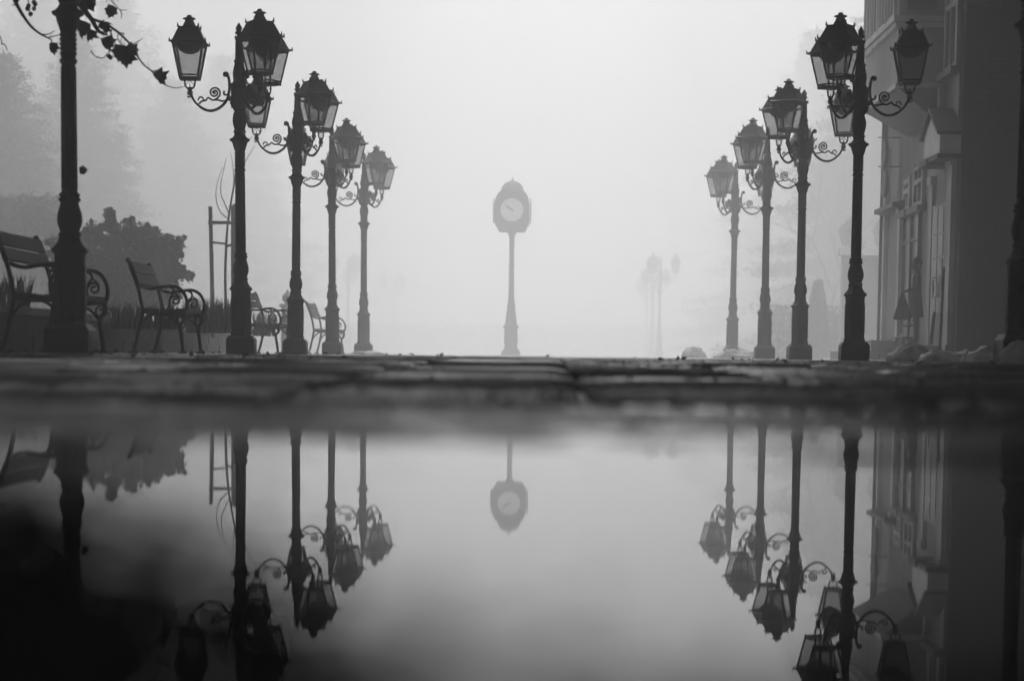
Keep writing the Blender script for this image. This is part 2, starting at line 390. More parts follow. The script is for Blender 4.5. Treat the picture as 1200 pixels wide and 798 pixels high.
    pn = MB(); q = .006
    v = [(b - .002, -b + .012, .035), (b - .002, b - .012, .035), (t - .006, t - .012, h - .01), (t - .006, -t + .012, h - .01)]
    v += [(x - .004, y, z) for (x, y, z) in v]
    pn.add(v, [(0, 1, 2, 3), (7, 6, 5, 4), (0, 4, 5, 1), (1, 5, 6, 2), (2, 6, 7, 3), (3, 7, 4, 0)])
    pn_me = pn.mesh('pane', GLASS)
    rl = MB()                                      # reflector dish and lamp holder under the roof
    rl.lathe([(.03, h + .028), (.140, h + .02), (.135, h - .03), (.105, h - .07), (.05, h - .10), (.02, h - .102)], 14)
    rl_me = rl.mesh('reflector', IRON)
    for k in range(3):
        a = math.pi + k * 2 * math.pi / 3
        arm = link('arm', arm_me, root, (0, 0, 0), (0, 0, a)); link('scroll', scroll_me, arm)
        ln = link('lantern', fr_me, root, (.548 * math.cos(a), .548 * math.sin(a), 3.025), (0, 0, a))
        link('roof', rf_me, ln); link('reflector', rl_me, ln)
        for j in range(4): link('pane', pn_me, ln, (0, 0, 0), (0, 0, j * math.pi / 2))
    return root
lamp0 = build_lamp()
GL, GR, GF = 'lamp posts along the left of the path', 'lamp posts along the right of the path', 'distant lamp posts lost in the fog'
LAMPS = [  # px of the foot, distance, side (-1 outer arm to the left), label, group
    (83, 16.1, -1, 'nearest and blackest lamp post, beside the closest bench, lanterns above the picture', GL),
    (283, 25.5, -1, 'tall black lamp post with a lantern reaching left, beside the staked sapling', GL),
    (346, 30.9, -1, 'dark lamp post with three lanterns standing just before the third bench', GL),
    (389.5, 36.9, -1, 'grey lamp post in front of the farthest bench on the left', GL),
    (426, 41.6, -1, 'palest lamp post of the left row, last before the clock, with snow at its foot', GL),
    (1000.5, 25.4, 1, 'tallest black lamp post on the right, clear in front of the house bay', GR),
    (936.5, 31.3, 1, 'dark lamp post on the right, its finial standing free of its lanterns', GR),
    (895.5, 36.3, 1, 'grey lamp post on the right, between the palest post and a darker one', GR),
    (857.5, 42.9, 1, 'palest post of the right row, its foot buried in a heap of snow', GR),
    (1195, 16.3, 1, 'black lamp post cut by the right edge of the picture, before the brick wall', GR),
    (1004, 61.0, 1, 'faint grey lamp whose lanterns show on both sides of the tallest right post', GF),
    (772, 104.0, 1, 'nearest and plainest of the three ghostly posts to the right of the clock', GF),
    (763.5, 120.0, 1, 'middle one of the three ghostly posts to the right of the clock', GF),
    (757, 137.0, 1, 'faintest and leftmost of the three ghostly posts to the right of the clock', GF),
    (408, 122.0, -1, 'very faint lamp post seen between the last two posts of the left row', GF),
    (462, 150.0, -1, 'barely visible lamp post right of the last post of the left row', GF)]
for i, (px, D, s, lab, grp) in enumerate(LAMPS):
    o = lamp0 if i == 0 else copy_tree(lamp0)
    o.location = (lat(px, D), D, G); o.rotation_euler = (R(rnd.gauss(0, .25)), R(rnd.gauss(0, .25)), (0 if s < 0 else math.pi) + (R(rnd.uniform(-2, 2)) if i else 0)); tag(o, lab, 'street lamp', grp)
    if D > 90: o.scale = (1.25 if s > 0 else 1.42,) * 3
    LAMPS[i] = LAMPS[i] + (o,)

# ------------------------------------------------------------------ benches
def build_bench():
    root = thing('park_bench', '', 'bench'); L = 1.40
    leg_b = smooth([(.089, 0, .41), (.075, 0, .33), (.052, 0, .215), (.02, 0, .08), (-.012, 0, .0)], 4)
    post = smooth([(.089, 0, .40), (.081, 0, .452), (.052, 0, .615), (-.007, 0, .778), (-.05, 0, .895)], 4)
    leg_f = smooth([(.496, 0, .40), (.505, 0, .33), (.46, 0, .27), (.462, 0, .20), (.474, 0, .13), (.489, 0, .0)], 4)
    armr = smooth([(.062, 0, .665), (.09, 0, .645), (.17, 0, .628), (.274, 0, .644), (.36, 0, .655), (.42, 0, .648), (.47, 0, .62), (.508, 0, .565), (.526, 0, .50), (.518, 0, .44), (.496, 0, .40)], 4)
    m1 = MB(); m1.tube(post, [.019] * len(post), 6); m1.lathe([(0, -.028), (.022, -.016), (.027, 0), (.02, .02), (0, .03)], 8, M=Matrix.Translation((-.054, 0, .905))); post_me = m1.mesh('back_post', IRON)
    m2 = MB(); m2.tube(leg_b, .019, 6); m2.tube(smooth([(.06, 0, .24), (.12, 0, .33), (.20, 0, .375), (.27, 0, .385)], 4), .012, 5); m2.box(-.05, .035, -.025, .025, -.008, .014); lb_me = m2.mesh('leg', IRON)
    m3 = MB(); m3.tube(leg_f, .020, 6); m3.tube(smooth([(.455, 0, .26), (.40, 0, .32), (.33, 0, .37), (.27, 0, .385)], 4), .012, 5)
    m3.tube([Vector(p) for p in spiral(.468, .325, .055, .02, .6, 1.2, 18)], .010, 5); m3.box(.445, .53, -.025, .025, -.008, .014); lf_me = m3.mesh('leg', IRON)
    m4 = MB(); m4.tube(armr, .018, 6)
    ar_me = m4.mesh('armrest', IRON)
    m5 = MB(); m5.tube(smooth([(.34, 0, .65), (.385, 0, .63), (.395, 0, .59), (.365, 0, .55), (.355, 0, .50), (.365, 0, .42)], 4), .011, 5)
    m5.tube([Vector(p) for p in spiral(.412, .512, .052, .012, math.pi, -1.4, 22)], .011, 5)
    m5.tube(smooth([(.395, 0, .59), (.43, 0, .57), (.455, 0, .54)], 4), .009, 5); sc_me = m5.mesh('scroll', IRON)
    m6 = MB(); m6.tube(smooth([(.085, 0, .405), (.20, 0, .385), (.34, 0, .385), (.50, 0, .40)], 4), .016, 6); br_me = m6.mesh('seat_bearer', IRON)
    for y in (0, L):
        link('back_post', post_me, root, (0, y, 0)); link('leg', lb_me, root, (0, y, 0)); link('leg', lf_me, root, (0, y, 0)); link('seat_bearer', br_me, root, (0, y, 0))
        a = link('armrest', ar_me, root, (0, y, 0)); link('scroll', sc_me, a)
    def board(x0, z0, x1, z1, th, nm):
        """a slat whose section runs from (x0,z0) to (x1,z1)"""
        a, b = Vector((x0, 0, z0)), Vector((x1, 0, z1)); d = (b - a); ln = d.length; d.normalize(); n = Vector((d.z, 0, -d.x))
        c = .006
        sec = [a + d * c, a + d * (ln - c), b + n * c, b + n * (th - c), b - d * c + n * th, a + d * c + n * th, a + n * (th - c), a + n * c]
        mb = MB(); v = []
        for y in (-.03, L * .33, L * .66, L + .03):
            w_ = rnd.uniform(-.002, .002); v += [(p.x + w_, y, p.z + w_) for p in sec]
        f = [tuple(range(8)), tuple(range(31, 23, -1))]
        for k in range(3):
            for j in range(8): f.append((k * 8 + j, k * 8 + (j + 1) % 8, k * 8 + 8 + (j + 1) % 8, k * 8 + 8 + j))
        mb.add(v, f); mb.build('slat', WOOD, root)
    board(.034, .672, -.002, .772, .026, 'slat'); board(-.006, .785, -.046, .892, .026, 'slat')
    for k in range(5): x = .10 + k * .081; board(x, .412 - (.012 if 0 < k < 4 else 0), x + .072, .412 - (.012 if 0 < k < 4 else 0), -.024, 'slat')
    return root
bench0 = build_bench()
BEN = [(3.0, 17.0, 'closest black bench, its front half hidden by the nearest lamp post'),
       (157, 22.5, 'dark slatted bench standing clear between the two nearest left lamp posts, before the round shrub'),
       (287, 33.4, 'greyer bench between the second and third left lamp posts'),
       (362, 40.6, 'palest and smallest bench, crossed by the fourth left lamp post')]
for i, (px, D, lab) in enumerate(BEN):
    o = bench0 if i == 0 else copy_tree(bench0)
    o.location = (lat(px, D), D, G + .008); o.rotation_euler = (0, 0, R((0, 1.5, -1, 0)[i])); tag(o, lab, 'bench', 'iron and wood benches on the left of the path')

# ------------------------------------------------------------------ the clock
D = 62.0; cx = lat(598.5, D)
clock = thing('street_clock', 'pale four-sided clock on a tall post in the middle of the path', 'clock', (cx, D, G))
k = D / 2667.0
mb = MB(); mb.lathe([(42, -.02 / k), (42, 12), (38, 16), (30, 26), (26, 45)], 4, smooth=False, phase=math.pi / 4)
mb.v = [(x * k / 3.19 * 1.2, y * k / 3.19 * 1.2, z * k / 3.19) for (x, y, z) in mb.v]; mb.build('plinth', IRON, clock)
mb = MB(); mb.lathe([(26, 44), (24, 100), (30, 104), (30, 110), (22, 116), (20, 140), (17, 150), (20, 156), (15, 165), (16, 185), (12, 196), (14, 200), (11, 206), (9.5, 330), (11, 334), (11, 338), (9, 342), (10, 440), (14, 448), (18, 454), (18, 460)], 14)
mb.v = [(x * k / 3.19, y * k / 3.19, z * k / 3.19) for (x, y, z) in mb.v]; mb.build('post', IRON, clock)
u = k / 3.19; z0 = 458 * u
out = [(46, 0), (52, 6), (55, 18), (60, 22), (64, 30), (64, 100), (60, 122), (52, 138), (42, 146), (-42, 146), (-52, 138), (-60, 122), (-64, 100), (-64, 30), (-60, 22), (-55, 18), (-52, 6), (-46, 0)]
mb = MB(); mb.prism([(a * u, z0 + b * u) for (a, b) in out], -60 * u, 60 * u, 'y'); 
mb.prism([(a * u * .93, z0 + (b * .97 + 2) * u) for (a, b) in out], -66 * u, 66 * u, 'y'); mb.build('case', IRON, clock)
mb = MB(); mb.lathe([(43 * u, z0 + 144 * u), (42 * u, z0 + 156 * u), (37 * u, z0 + 168 * u), (28 * u, z0 + 178 * u), (14 * u, z0 + 185 * u), (5 * u, z0 + 187 * u), (3 * u, z0 + 195 * u), (.5 * u, z0 + 202 * u)], 18); mb.build('dome', IRON, clock)
for a in range(4):
    M = Matrix.Rotation(a * math.pi / 2, 4, 'Z')
    f = 66.5 * u
    mb = MB(); MM = M @ Matrix.Translation((0, -f, z0 + 76 * u)) @ Matrix.Rotation(math.pi / 2, 4, 'X')
    mb.lathe([(43 * u, 0), (43 * u, .02)], 32, smooth=False, M=MM); d = mb.build('dial', DIAL, clock)
    mb = MB()
    for q in range(12):
        W = MM @ Matrix.Rotation(q * math.pi / 6, 4, 'Z'); mb.box(-.6 * u, .6 * u, 33 * u, 40 * u, .02, .024, W)
    mb.lathe([(46 * u, 0), (46 * u, .03), (42.5 * u, .03), (42.5 * u, 0)], 32, smooth=False, M=MM); mb.build('hour_marks', IRON, d)
    for (ang, ln, wd) in ((64, 25, 3.4), (50, 36, 2.6)):
        W = MM @ Matrix.Rotation(R(ang), 4, 'Z'); mb = MB(); mb.prism([(-wd * u, -7 * u), (wd * u, -7 * u), (wd * u * .5, ln * u), (-wd * u * .5, ln * u)], .03, .036, 'z', W); mb.build('hand', IRON, d)

# ------------------------------------------------------------------ the house on the right
XF = 5.75; Y0, Y1 = 32.0, 39.0; HT = 12.5
house = thing('brick_house', 'tall dark house on the right with brick end wall, pale street front and jutting bay', 'house', (XF, Y0, 0))
def hpart(mb, name, m, parent=None):
    o = mb.build(name, m, parent or house)
    if parent is None: o.location = (-XF, -Y0, 0)
    return o
mb = MB(); mb.box(XF + .02, 16, Y0 + .04, Y1, -.02, HT); body = hpart(mb, 'wall', MORTAR)
mb = MB(); mb.box(XF, XF + .018, Y0 + .35, Y1, -.02, HT); hpart(mb, 'street_front', PLASTER)
mb = MB(); mb.box(XF - .35, 16.3, Y0 - .3, Y1 + .3, HT, HT + .25); mb.prism([(Y0 - .3, HT + .25), (Y1 + .3, HT + .25), (Y1 - 1.5, HT + 1.6), (Y0 + 1.5, HT + 1.6)], XF - .3, 16.2, 'x'); hpart(mb, 'roof', ROOF)
# bricks of the end wall: those in view one by one
brick_me = []
for q in range(3):
    b = MB(); b.cbox(0, .238 - .004 * q, 0, .06, 0, .066, .004); brick_me.append(b.mesh('brick', BRICK))
nb = 0
row = 0
while nb < 296:
    z = .06 + row * .0765; x = XF + .002 - (.125 if row % 2 else 0); c = 0
    while x < 6.86 and nb < 296:
        if x > XF - .01:
            o = link('brick', brick_me[rnd.randrange(3)], house, (x - XF, rnd.uniform(-.014, .010), z + rnd.uniform(-.003, .003))); nb += 1
        elif row % 2:
            o = link('brick', brick_me[0], house, (0.001, rnd.uniform(-.006, .006), z)); o.scale = (.5, 1, 1); nb += 1
        x += .25; c += 1
    row += 1
row_top = row
mb = MB()
for r_ in range(0, 150):
    z = .06 + r_ * .0765
    x = XF + .002 - (.125 if r_ % 2 else 0)
    while x < 15.8:
        if (r_ >= row_top or x >= 6.86) and x > XF - .01: yy = Y0 + rnd.uniform(-.014, .010); mb.box(x, x + .238, yy, yy + .05, z, z + .066)
        x += .25
o = hpart(mb, 'brickwork', BRICK); o['kind'] = 'stuff'
# pilasters and string courses of the street front
for (ya, yb, z1_, pr) in ((32.36, 32.74, 2.9, .07), (34.02, 34.30, 2.75, .06), (36.88, 37.12, 2.5, .09), (38.62, 38.98, 3.55, .08), (33.36, 33.56, 3.5, .10)):
    mb = MB()
    if pr == .10: mb.box(XF - pr, XF - .003, ya, yb, 3.0, 4.0)
    else:
        mb.box(XF - pr, XF - .003, ya, yb, .02, z1_); mb.box(XF - pr - .03, XF - .003, ya - .03, yb + .03, .02, .28); mb.box(XF - pr - .03, XF - .003, ya - .03, yb + .03, z1_ - .1, z1_ + .02)
    hpart(mb, 'pilaster', TRIM)
mb = MB(); mb.tube([(XF - .07, 38.75 + .1, .05), (XF - .07, 38.85, 11)], .055, 8); hpart(mb, 'downpipe', IRON)
# the bay
XB = 5.06; B0, B1 = 33.55, 37.0
mb = MB(); mb.box(XB, XF - .004, B0, B1, 4.0, 10.5)
mb.prism([(XB + .002, B1 + .002), (XF - .004, B1 + .002), (XF - .004, B1 + 1.9)], 4.001, 10.499, 'z')      # canted far side
bay = hpart(mb, 'bay', PLASTER)
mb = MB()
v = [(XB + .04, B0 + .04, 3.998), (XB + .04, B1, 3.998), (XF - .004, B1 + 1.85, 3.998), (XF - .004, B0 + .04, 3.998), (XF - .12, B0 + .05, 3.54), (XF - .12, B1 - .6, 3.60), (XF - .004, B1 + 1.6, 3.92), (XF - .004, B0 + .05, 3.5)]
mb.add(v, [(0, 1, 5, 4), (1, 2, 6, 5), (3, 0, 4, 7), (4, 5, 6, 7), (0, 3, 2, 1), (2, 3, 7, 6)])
mb.build('soffit', ROOF, bay)  # underside shade put into the colour: dark roof material on the corbel
mb = MB()
for (z, p) in ((4.0, .03), (4.86, .05), (4.95, .08)):
    mb.box(XB - p, XF - .006, B0 - p, B1 + p, z, z + .07)
mb.build('moulding', TRIM, bay)
for ya in (33.8, 34.65, 35.5, 36.3):
    mb = MB(); mb.box(XB - .03, XB - .004, ya, ya + .55, 5.1, 6.9); wv = mb.build('window', DARKGLASS, bay)
    mb = MB()
    for a, b_ in ((ya - .06, ya), (ya + .55, ya + .61), (ya + .25, ya + .30)): mb.box(XB - .05, XB - .002, a, b_, 5.02, 6.98)
    for z in (5.02, 6.2, 6.92): mb.box(XB - .047, XB - .002, ya, ya + .55, z, z + .06)
    mb.build('frame', TRIM, wv)
mb = MB(); mb.box(XB + .12, XF - .15, B0 - .03, B0 - .004, 5.1, 6.9); mb.build('window', DARKGLASS, bay)
# upper window on the wall nearer than the bay
for (ya, yb, za, zb) in ((32.45, 33.25, 4.25, 5.7), (35.05, 35.75, 2.50, 2.98), (36.3, 36.75, 2.50, 2.85)):
    mb = MB(); mb.box(XF - .02, XF - .004, ya, yb, za, zb); wv = hpart(mb, 'window', DARKGLASS)
    mb = MB()
    for a, b_ in ((ya - .12, ya), (yb, yb + .12), ((ya + yb) / 2 - .025, (ya + yb) / 2 + .025)): mb.box(XF - .06, XF - .003, a, b_, za - .08, zb + .1)
    for z in (za - .08, za + .55 * (zb - za), zb): mb.box(XF - .058, XF - .003, ya, yb, z, z + .07)
    o = mb.build('frame', TRIM, wv); pass
    mb = MB(); mb.box(XF - .14, XF - .003, ya - .18, yb + .18, za - .18, za - .085); o = mb.build('sill', STONE, wv); pass
# glazed door
mb = MB(); mb.box(XF - .05, XF - .004, 32.88, 33.98, .08, 2.32); door = hpart(mb, 'door', TRIM)
for c in range(2):
    for r_ in range(5):
        ya = 32.99 + c * .47; za = (.72, 1.0, 1.28, 1.56, 1.9)[r_]; hh = (.25, .25, .25, .31, .36)[r_]
        mb = MB(); mb.box(XF - .062, XF - .0505, ya, ya + .41, za, za + hh); o = mb.build('pane', DARKGLASS, door); pass
mb = MB(); mb.tube([(XF - .10, 33.46, 1.0), (XF - .10, 33.46, 1.22)], .012, 6); o = mb.build('handle', IRON, door); pass
# gabled hood over the door
mb = MB(); mb.prism([(32.06, 2.93), (32.06, 3.22), (32.72, 3.55), (33.38, 3.26), (33.38, 2.93)], XF - .30, XF - .003, 'x'); hood = hpart(mb, 'door_hood', HOODWHITE)
mb = MB()
for (ya, za, yb, zb) in ((31.94, 3.18, 32.72, 3.57), (33.50, 3.22, 32.72, 3.57)):
    dz = .05; mb.prism([(ya, za), (yb, zb), (yb, zb + dz), (ya, za + dz)], XF - .36, XF - .003, 'x')
o = mb.box(XF - .34, XF - .003, 32.0, 32.75, 2.86, 2.925); mb.box(XF - .36, XF - .003, 32.8, 33.5, 2.83, 2.925); o = mb.build('hood_roof', ROOF, hood); pass
# shop window recess with dark glass between the pilasters, and a fascia
mb = MB(); mb.box(XF - .022, XF - .004, 35.26, 36.76, .5, 2.28); sw = hpart(mb, 'shop_window', DARKGLASS)
mb = MB()
for ya in (35.2, 35.98, 36.74): mb.box(XF - .06, XF - .003, ya, ya + .06, .42, 2.34)
mb.box(XF - .055, XF - .003, 35.26, 36.74, .42, .5); mb.box(XF - .055, XF - .003, 35.26, 36.74, 1.9, 1.95)
o = mb.build('frame', STONE, sw); pass
# flat ledge over the far doorway
mb = MB(); mb.prism([(XF - .24, 2.50), (XF - .003, 2.46), (XF - .003, 2.62), (XF - .24, 2.57)], 36.7, 38.75, 'y'); hpart(mb, 'ledge', ROOF)
mb = MB(); mb.box(XF - .03, XF - .004, 37.3, 38.4, .1, 2.3); d2 = hpart(mb, 'door', STONE)
mb = MB(); mb.box(XF - .9, XF - .003, 36.4, 38.9, 0, .19); mb.box(XF - .55, XF - .003, 36.5, 38.8, .19, .37); hpart(mb, 'steps', STONE)
mb = MB(); mb.box(XF - .62, XF - .003, 32.5, 34.35, 0, .17); mb.box(XF - .40, XF - .003, 32.6, 34.3, .17, .27); hpart(mb, 'steps', STONE)

# two round signs hung from the front
for i, (py, lab) in enumerate(((181, 'upper of two round hanging signs seen edge-on at the far corner of the house'), (215, 'lower of two round hanging signs seen edge-on at the far corner of the house'))):
    p = at(1037, py, 37.6)
    t = thing('hanging_sign', lab, 'sign', p, 0, 'round signs at the house corner')
    mb = MB(); mb.lathe([(.225, -.03), (.235, -.02), (.235, .02), (.225, .03)], 24, smooth=False, M=Matrix.Rotation(math.pi / 2, 4, 'Y')); mb.build('sign_board', IRON, t)
    mb = MB(); mb.tube([(.0, 0, .22), (.0, 0, .27), (XF - p.x - .05, 0, .27)], .012, 5); mb.tube([(-.12, 0, .27), (XF - p.x, 0, .27)], .01, 5); mb.build('bracket', IRON, t)

# figure beside the glazed door: one skinned body
fx, fy, fz0 = 5.45, 33.75, .27
fig = thing('standing_figure', 'dark standing figure by the glazed house door, facing the path and holding out a bag', 'statue', (fx, fy, fz0))
def skin_body(name, joints, edges, m, parent):
    me = bpy.data.meshes.new(name); me.from_pydata([j[:3] for j in joints], edges, []); o = link(name, me, parent)
    s = o.modifiers.new('skin', 'SKIN'); s.use_smooth_shade = True
    for i, j in enumerate(joints): me.skin_vertices[0].data[i].radius = (j[3], j[4] if len(j) > 4 else j[3])
    me.skin_vertices[0].data[0].use_root = True
    o.modifiers.new('sub', 'SUBSURF').levels = 1; o.modifiers['sub'].render_levels = 2
    me.materials.append(m); return o
H = 1.30
J = [(0, 0, .66, .085, .10), (0, 0, .80, .075, .10), (.005, 0, .95, .085, .12), (0, 0, 1.06, .06, .09), (-.01, 0, 1.11, .035), (-.02, 0, 1.17, .052), (-.02, 0, 1.24, .055), (-.015, 0, 1.29, .03),
     (0, -.07, .60, .065), (-.01, -.07, .36, .045), (.0, -.07, .08, .03), (-.09, -.075, .03, .022),
     (.02, .07, .60, .065), (.02, .07, .36, .045), (.03, .07, .08, .03), (-.06, .075, .03, .022),
     (0, -.115, 1.02, .042), (.01, -.15, .84, .034), (-.17, -.13, .80, .025), (-.215, -.125, .785, .020),
     (0, .115, 1.02, .042), (.03, .15, .83, .034), (.02, .15, .66, .024), (.02, .15, .60, .02)]
Ed = [(0, 1), (1, 2), (2, 3), (3, 4), (4, 5), (5, 6), (6, 7), (0, 8), (8, 9), (9, 10), (10, 11), (0, 12), (12, 13), (13, 14), (14, 15), (3, 16), (16, 17), (17, 18), (18, 19), (3, 20), (20, 21), (21, 22), (22, 23)]
skin_body('body', J, Ed, BRONZE, fig)
mb = MB()                                          # nose, chin and swept hair, coat skirt
mb.lathe([(.0, -.02), (.012, -.012), (.006, .02)], 6, M=Matrix.Translation((-.078, 0, 1.205))); mb.lathe([(0, -.02), (.02, 0), (0, .02)], 6, M=Matrix.Translation((-.065, 0, 1.145)))
mb.build('face', BRONZE, fig)
mb = MB(); mb.lathe([(0, -.03), (.05, -.02), (.066, .03), (.06, .07), (.03, .10), (0, .108)], 10, M=Matrix.Translation((.0, 0, 1.215))); mb.lathe([(0, -.03), (.032, -.01), (.032, .015), (0, .035)], 8, M=Matrix.Translation((.062, 0, 1.22))); mb.build('hair', BRONZE, fig)
mb = MB(); mb.lathe([(.10, .86), (.098, .78), (.115, .66), (.135, .52), (.15, .42), (.143, .42), (.10, .6)], 14, M=Matrix.Diagonal((.8, 1.1, 1, 1))); mb.build('coat', CLOTH, fig)
for s_ in range(5):                                # fingers closed on the strap
    mb = MB(); y = -.145 + s_ * .012; mb.tube(smooth([(-.205, y, .79), (-.235, y, .785 - .002 * s_), (-.243, y, .765), (-.222, y, .755)], 3), [.008] * 10, 5); mb.build('finger', BRONZE, fig)
bag = thing('cloth_bag', 'dark bell-shaped bag hanging from the outstretched hand of the figure', 'bag', (fx - .215, fy - .12, fz0 + .40))
mb = MB(); mb.lathe([(.02, .36), (.035, .33), (.05, .27), (.09, .15), (.125, .05), (.135, .0), (.12, -.02), (.02, -.025)], 14, M=Matrix.Diagonal((1, .6, 1, 1)))
for q in range(7): a = q * .9; mb.tube([(.03 * math.cos(a), .02 * math.sin(a), .33), (.13 * math.cos(a), .078 * math.sin(a), .02)], .008, 4)
mb.build('pouch', CLOTH, bag)
mb = MB(); mb.tube(smooth([(-.02, 0, .35), (0, 0, .40), (.02, 0, .35)], 4), .008, 5); mb.build('strap', CLOTH, bag)

# clutter on the pavement before the house
def stool(p, lab, w_, h_):
    t = thing('stool', lab, 'stool', p, R(20))
    mb = MB(); mb.cbox(-w_, w_, -w_, w_, h_ - .03, h_, .008); mb.build('seat', WOOD, t)
    for sx in (-1, 1):
        for sy in (-1, 1): mb = MB(); mb.tube([(sx * w_ * 1.05, sy * w_ * 1.05, 0), (sx * w_ * .75, sy * w_ * .75, h_ - .03)], .016, 6); mb.build('leg', WOOD, t)
    mb = MB(); mb.box(-w_ * .8, w_ * .8, -.012, .012, h_ * .4, h_ * .4 + .025); mb.build('stretcher', WOOD, t)
p = at(1042, 410, 36.0); stool((p.x, 36.0, G), 'low dark stool on the pavement below the far doorway', .11, .2)
p = at(1062, 400, 35.0); stool((p.x, 35.0, G), 'taller dark stool before the shop window, next to the figure', .15, .36)
t = thing('cafe_table', 'small dark table with a thin flat top under the hanging bag', 'table', (at(1064, 400, 34.4).x, 34.4, G))
mb = MB(); mb.lathe([(.17, .505), (.18, .51), (.18, .525), (.17, .53)], 18, smooth=False); mb.build('tabletop', IRON, t)
mb = MB(); mb.lathe([(.12, 0), (.10, .02), (.018, .05), (.016, .505)], 10); mb.build('pedestal', IRON, t)
for (a, b_, r_, D_, nm, lab) in (((1106.5, 313), (1100.5, 398), .022, 32.2, 'leaning_pole', 'dark pole leaning against the pale pilaster beside the brick wall'), ((1095, 366), (1100, 402), .03, 32.9, 'leaning_plank', 'short dark plank leaning below the panes of the glazed door')):
    p0, p1 = at(*a, D_), at(*b_, D_ - .1); p0.x = min(p0.x, XF - .13); p1.x = XF - .22; p1.z = .02 + (.27 if 'plank' in nm else .05)
    mb = MB(); mb.tube([p1, p1.lerp(p0, .5), p0], [r_, r_ * .9, r_ * .8], 6, flat=.6); tag(mb.build(nm, WOOD), lab, 'pole' if 'pole' in nm else 'plank')

DARKENED_SNOW = mat('old_snow_darkened', .30, .85, .5, 9, .9, 22, spec=.2)  # same snow, colour darkened to offset the stronger light on the far heaps
# ------------------------------------------------------------------ snow heaps
def heap(px, pyc, D_, w_, h_, lab, grp, seed, m=SNOW):
    r_ = random.Random(seed); p = at(px, hor(px), D_); mb = MB(); seg = 30; ring = 12; v = []; f = []
    ph = [r_.uniform(0, 6.28) for _ in range(6)]
    for j in range(ring + 1):
        e = j / ring * math.pi / 2
        for k_ in range(seg):
            a = 2 * math.pi * k_ / seg
            bump_ = 1 + .13 * math.sin(2 * a + ph[0]) + .10 * math.sin(3 * a + ph[1] + 2 * e) + .07 * math.sin(5 * a + ph[2] + 4 * e) + .05 * math.sin(7 * e + ph[3] + a)
            v.append((w_ * math.cos(a) * math.cos(e) ** .8 * bump_, w_ * .75 * math.sin(a) * math.cos(e) ** .8 * bump_, h_ * math.sin(e) * (1 + .12 * math.sin(2 * a + ph[4]) + .08 * math.sin(4 * a + ph[5])) - .01))
    for j in range(ring):
        for k_ in range(seg): f.append((j * seg + k_, j * seg + (k_ + 1) % seg, (j + 1) * seg + (k_ + 1) % seg, (j + 1) * seg + k_))
    f.append(tuple(ring * seg + k_ for k_ in range(seg)))
    v = [tuple(Vector(q) * (1 + .22 * noise.noise(Vector(q) * 9 + Vector((seed, 0, 0))) + .10 * noise.noise(Vector(q) * 24))) for q in v]
    mb.add(v, f, True); return tag(mb.build('snow_heap', m, None, (p.x, D_, G)), lab, 'snow', grp)
SG = 'heaps of old snow beside the path'
heap(1068, 0, 26.5, .23, .20, 'tallest rounded snow heap, standing below the house figure', SG, 1)
heap(1100, 0, 25.6, .25, .13, 'low flat snow heap right of the tallest one', SG, 2)
heap(1131, 0, 26.4, .17, .13, 'small snow heap, third counted from the tallest one, before the brick wall', SG, 3)
heap(1158, 0, 26.0, .22, .17, 'rounded snow heap just left of the lamp post at the picture edge', SG, 4)
heap(1205, 0, 15.0, .19, .15, 'big snow heap in front of the foot of the edge-cut lamp post', SG, 5)
heap(863, 0, 42.0, .42, .16, 'spread grey snow heap around the foot of the palest right lamp post', SG, 6, DARKENED_SNOW)
heap(812, 0, 47.0, .22, .22, 'faint snow lump standing alone left of the right row of posts', SG, 7, DARKENED_SNOW)
heap(428, 0, 41.0, .28, .07, 'thin snow heap at the foot of the last left lamp post', SG, 8, DARKENED_SNOW)

# ------------------------------------------------------------------ planter on the left: wall, soil, shrub, grasses, staked sapling
A, B = Vector((-4.55, 15, 0)), Vector((-6.2, 47, 0)); dirw = (B - A).normalized(); ang = math.atan2(dirw.y, dirw.x); LW = (B - A).length
wall = thing('planter_wall', 'low dark stone wall with coping that holds the flower bed behind the benches', 'wall', A, ang)
mb = MB(); mb.box(0, LW, 0, .22, -.02, .40); mb.build('wall_core', MORTAR, wall)
cp = []; bl = []
for q in range(3):
    b = MB(); b.cbox(.006, .994, -.06, .30, .40, .475, .012); cp.append(b.mesh('coping_stone', STONE))
    b = MB(); b.cbox(.008, .792, -.03 - .008 * q, .02, 0, .165, .012); bl.append(b.mesh('wall_block', DRY))
for q in range(int(LW)): link('coping_stone', cp[q % 3], wall, (q, rnd.uniform(-.008, .008), rnd.uniform(-.004, .004)))
for r_ in range(2):
    for q in range(int(LW / .8) - 1): link('wall_block', bl[rnd.randrange(3)], wall, (q * .8 + (.4 if r_ else 0), 0, .03 + r_ * .18))
mb = MB(); n_ = Vector((-dirw.y, dirw.x, 0)); v = [A + n_ * .2, B + n_ * .2, B + n_ * 6, A + n_ * 9]
mb.add([(p.x, p.y, .36) for p in v] + [(p.x, p.y, 0) for p in v], [(0, 1, 2, 3), (7, 6, 5, 4), (0, 4, 5, 1), (1, 5, 6, 2), (2, 6, 7, 3), (3, 7, 4, 0)]); tag(mb.build('soil', SOIL), kind='structure')
p = A + dirw * 9.2
mb = MB(); vv = []
for k_ in range(14):
    a = 2 * math.pi * k_ / 14; vv.append((p.x + dirw.x * .9 * math.cos(a) - n_.x * 0, p.y + dirw.y * 1.3 * math.cos(a)))
ph = at(140, 367, 25.0)
heap_s = MB(); heap_s.lathe([(.5, 0), (.46, .025), (.3, .04), (.05, .045)], 14, M=Matrix.Diagonal((.35, 1.6, 1, 1))); tag(heap_s.build('snow_patch', SNOW, None, A + dirw * 10.2 + n_ * .12 + Vector((0, 0, .475)), (0, 0, ang - math.pi / 2)), 'thin strip of snow lying on the planter wall behind the second bench', 'snow')
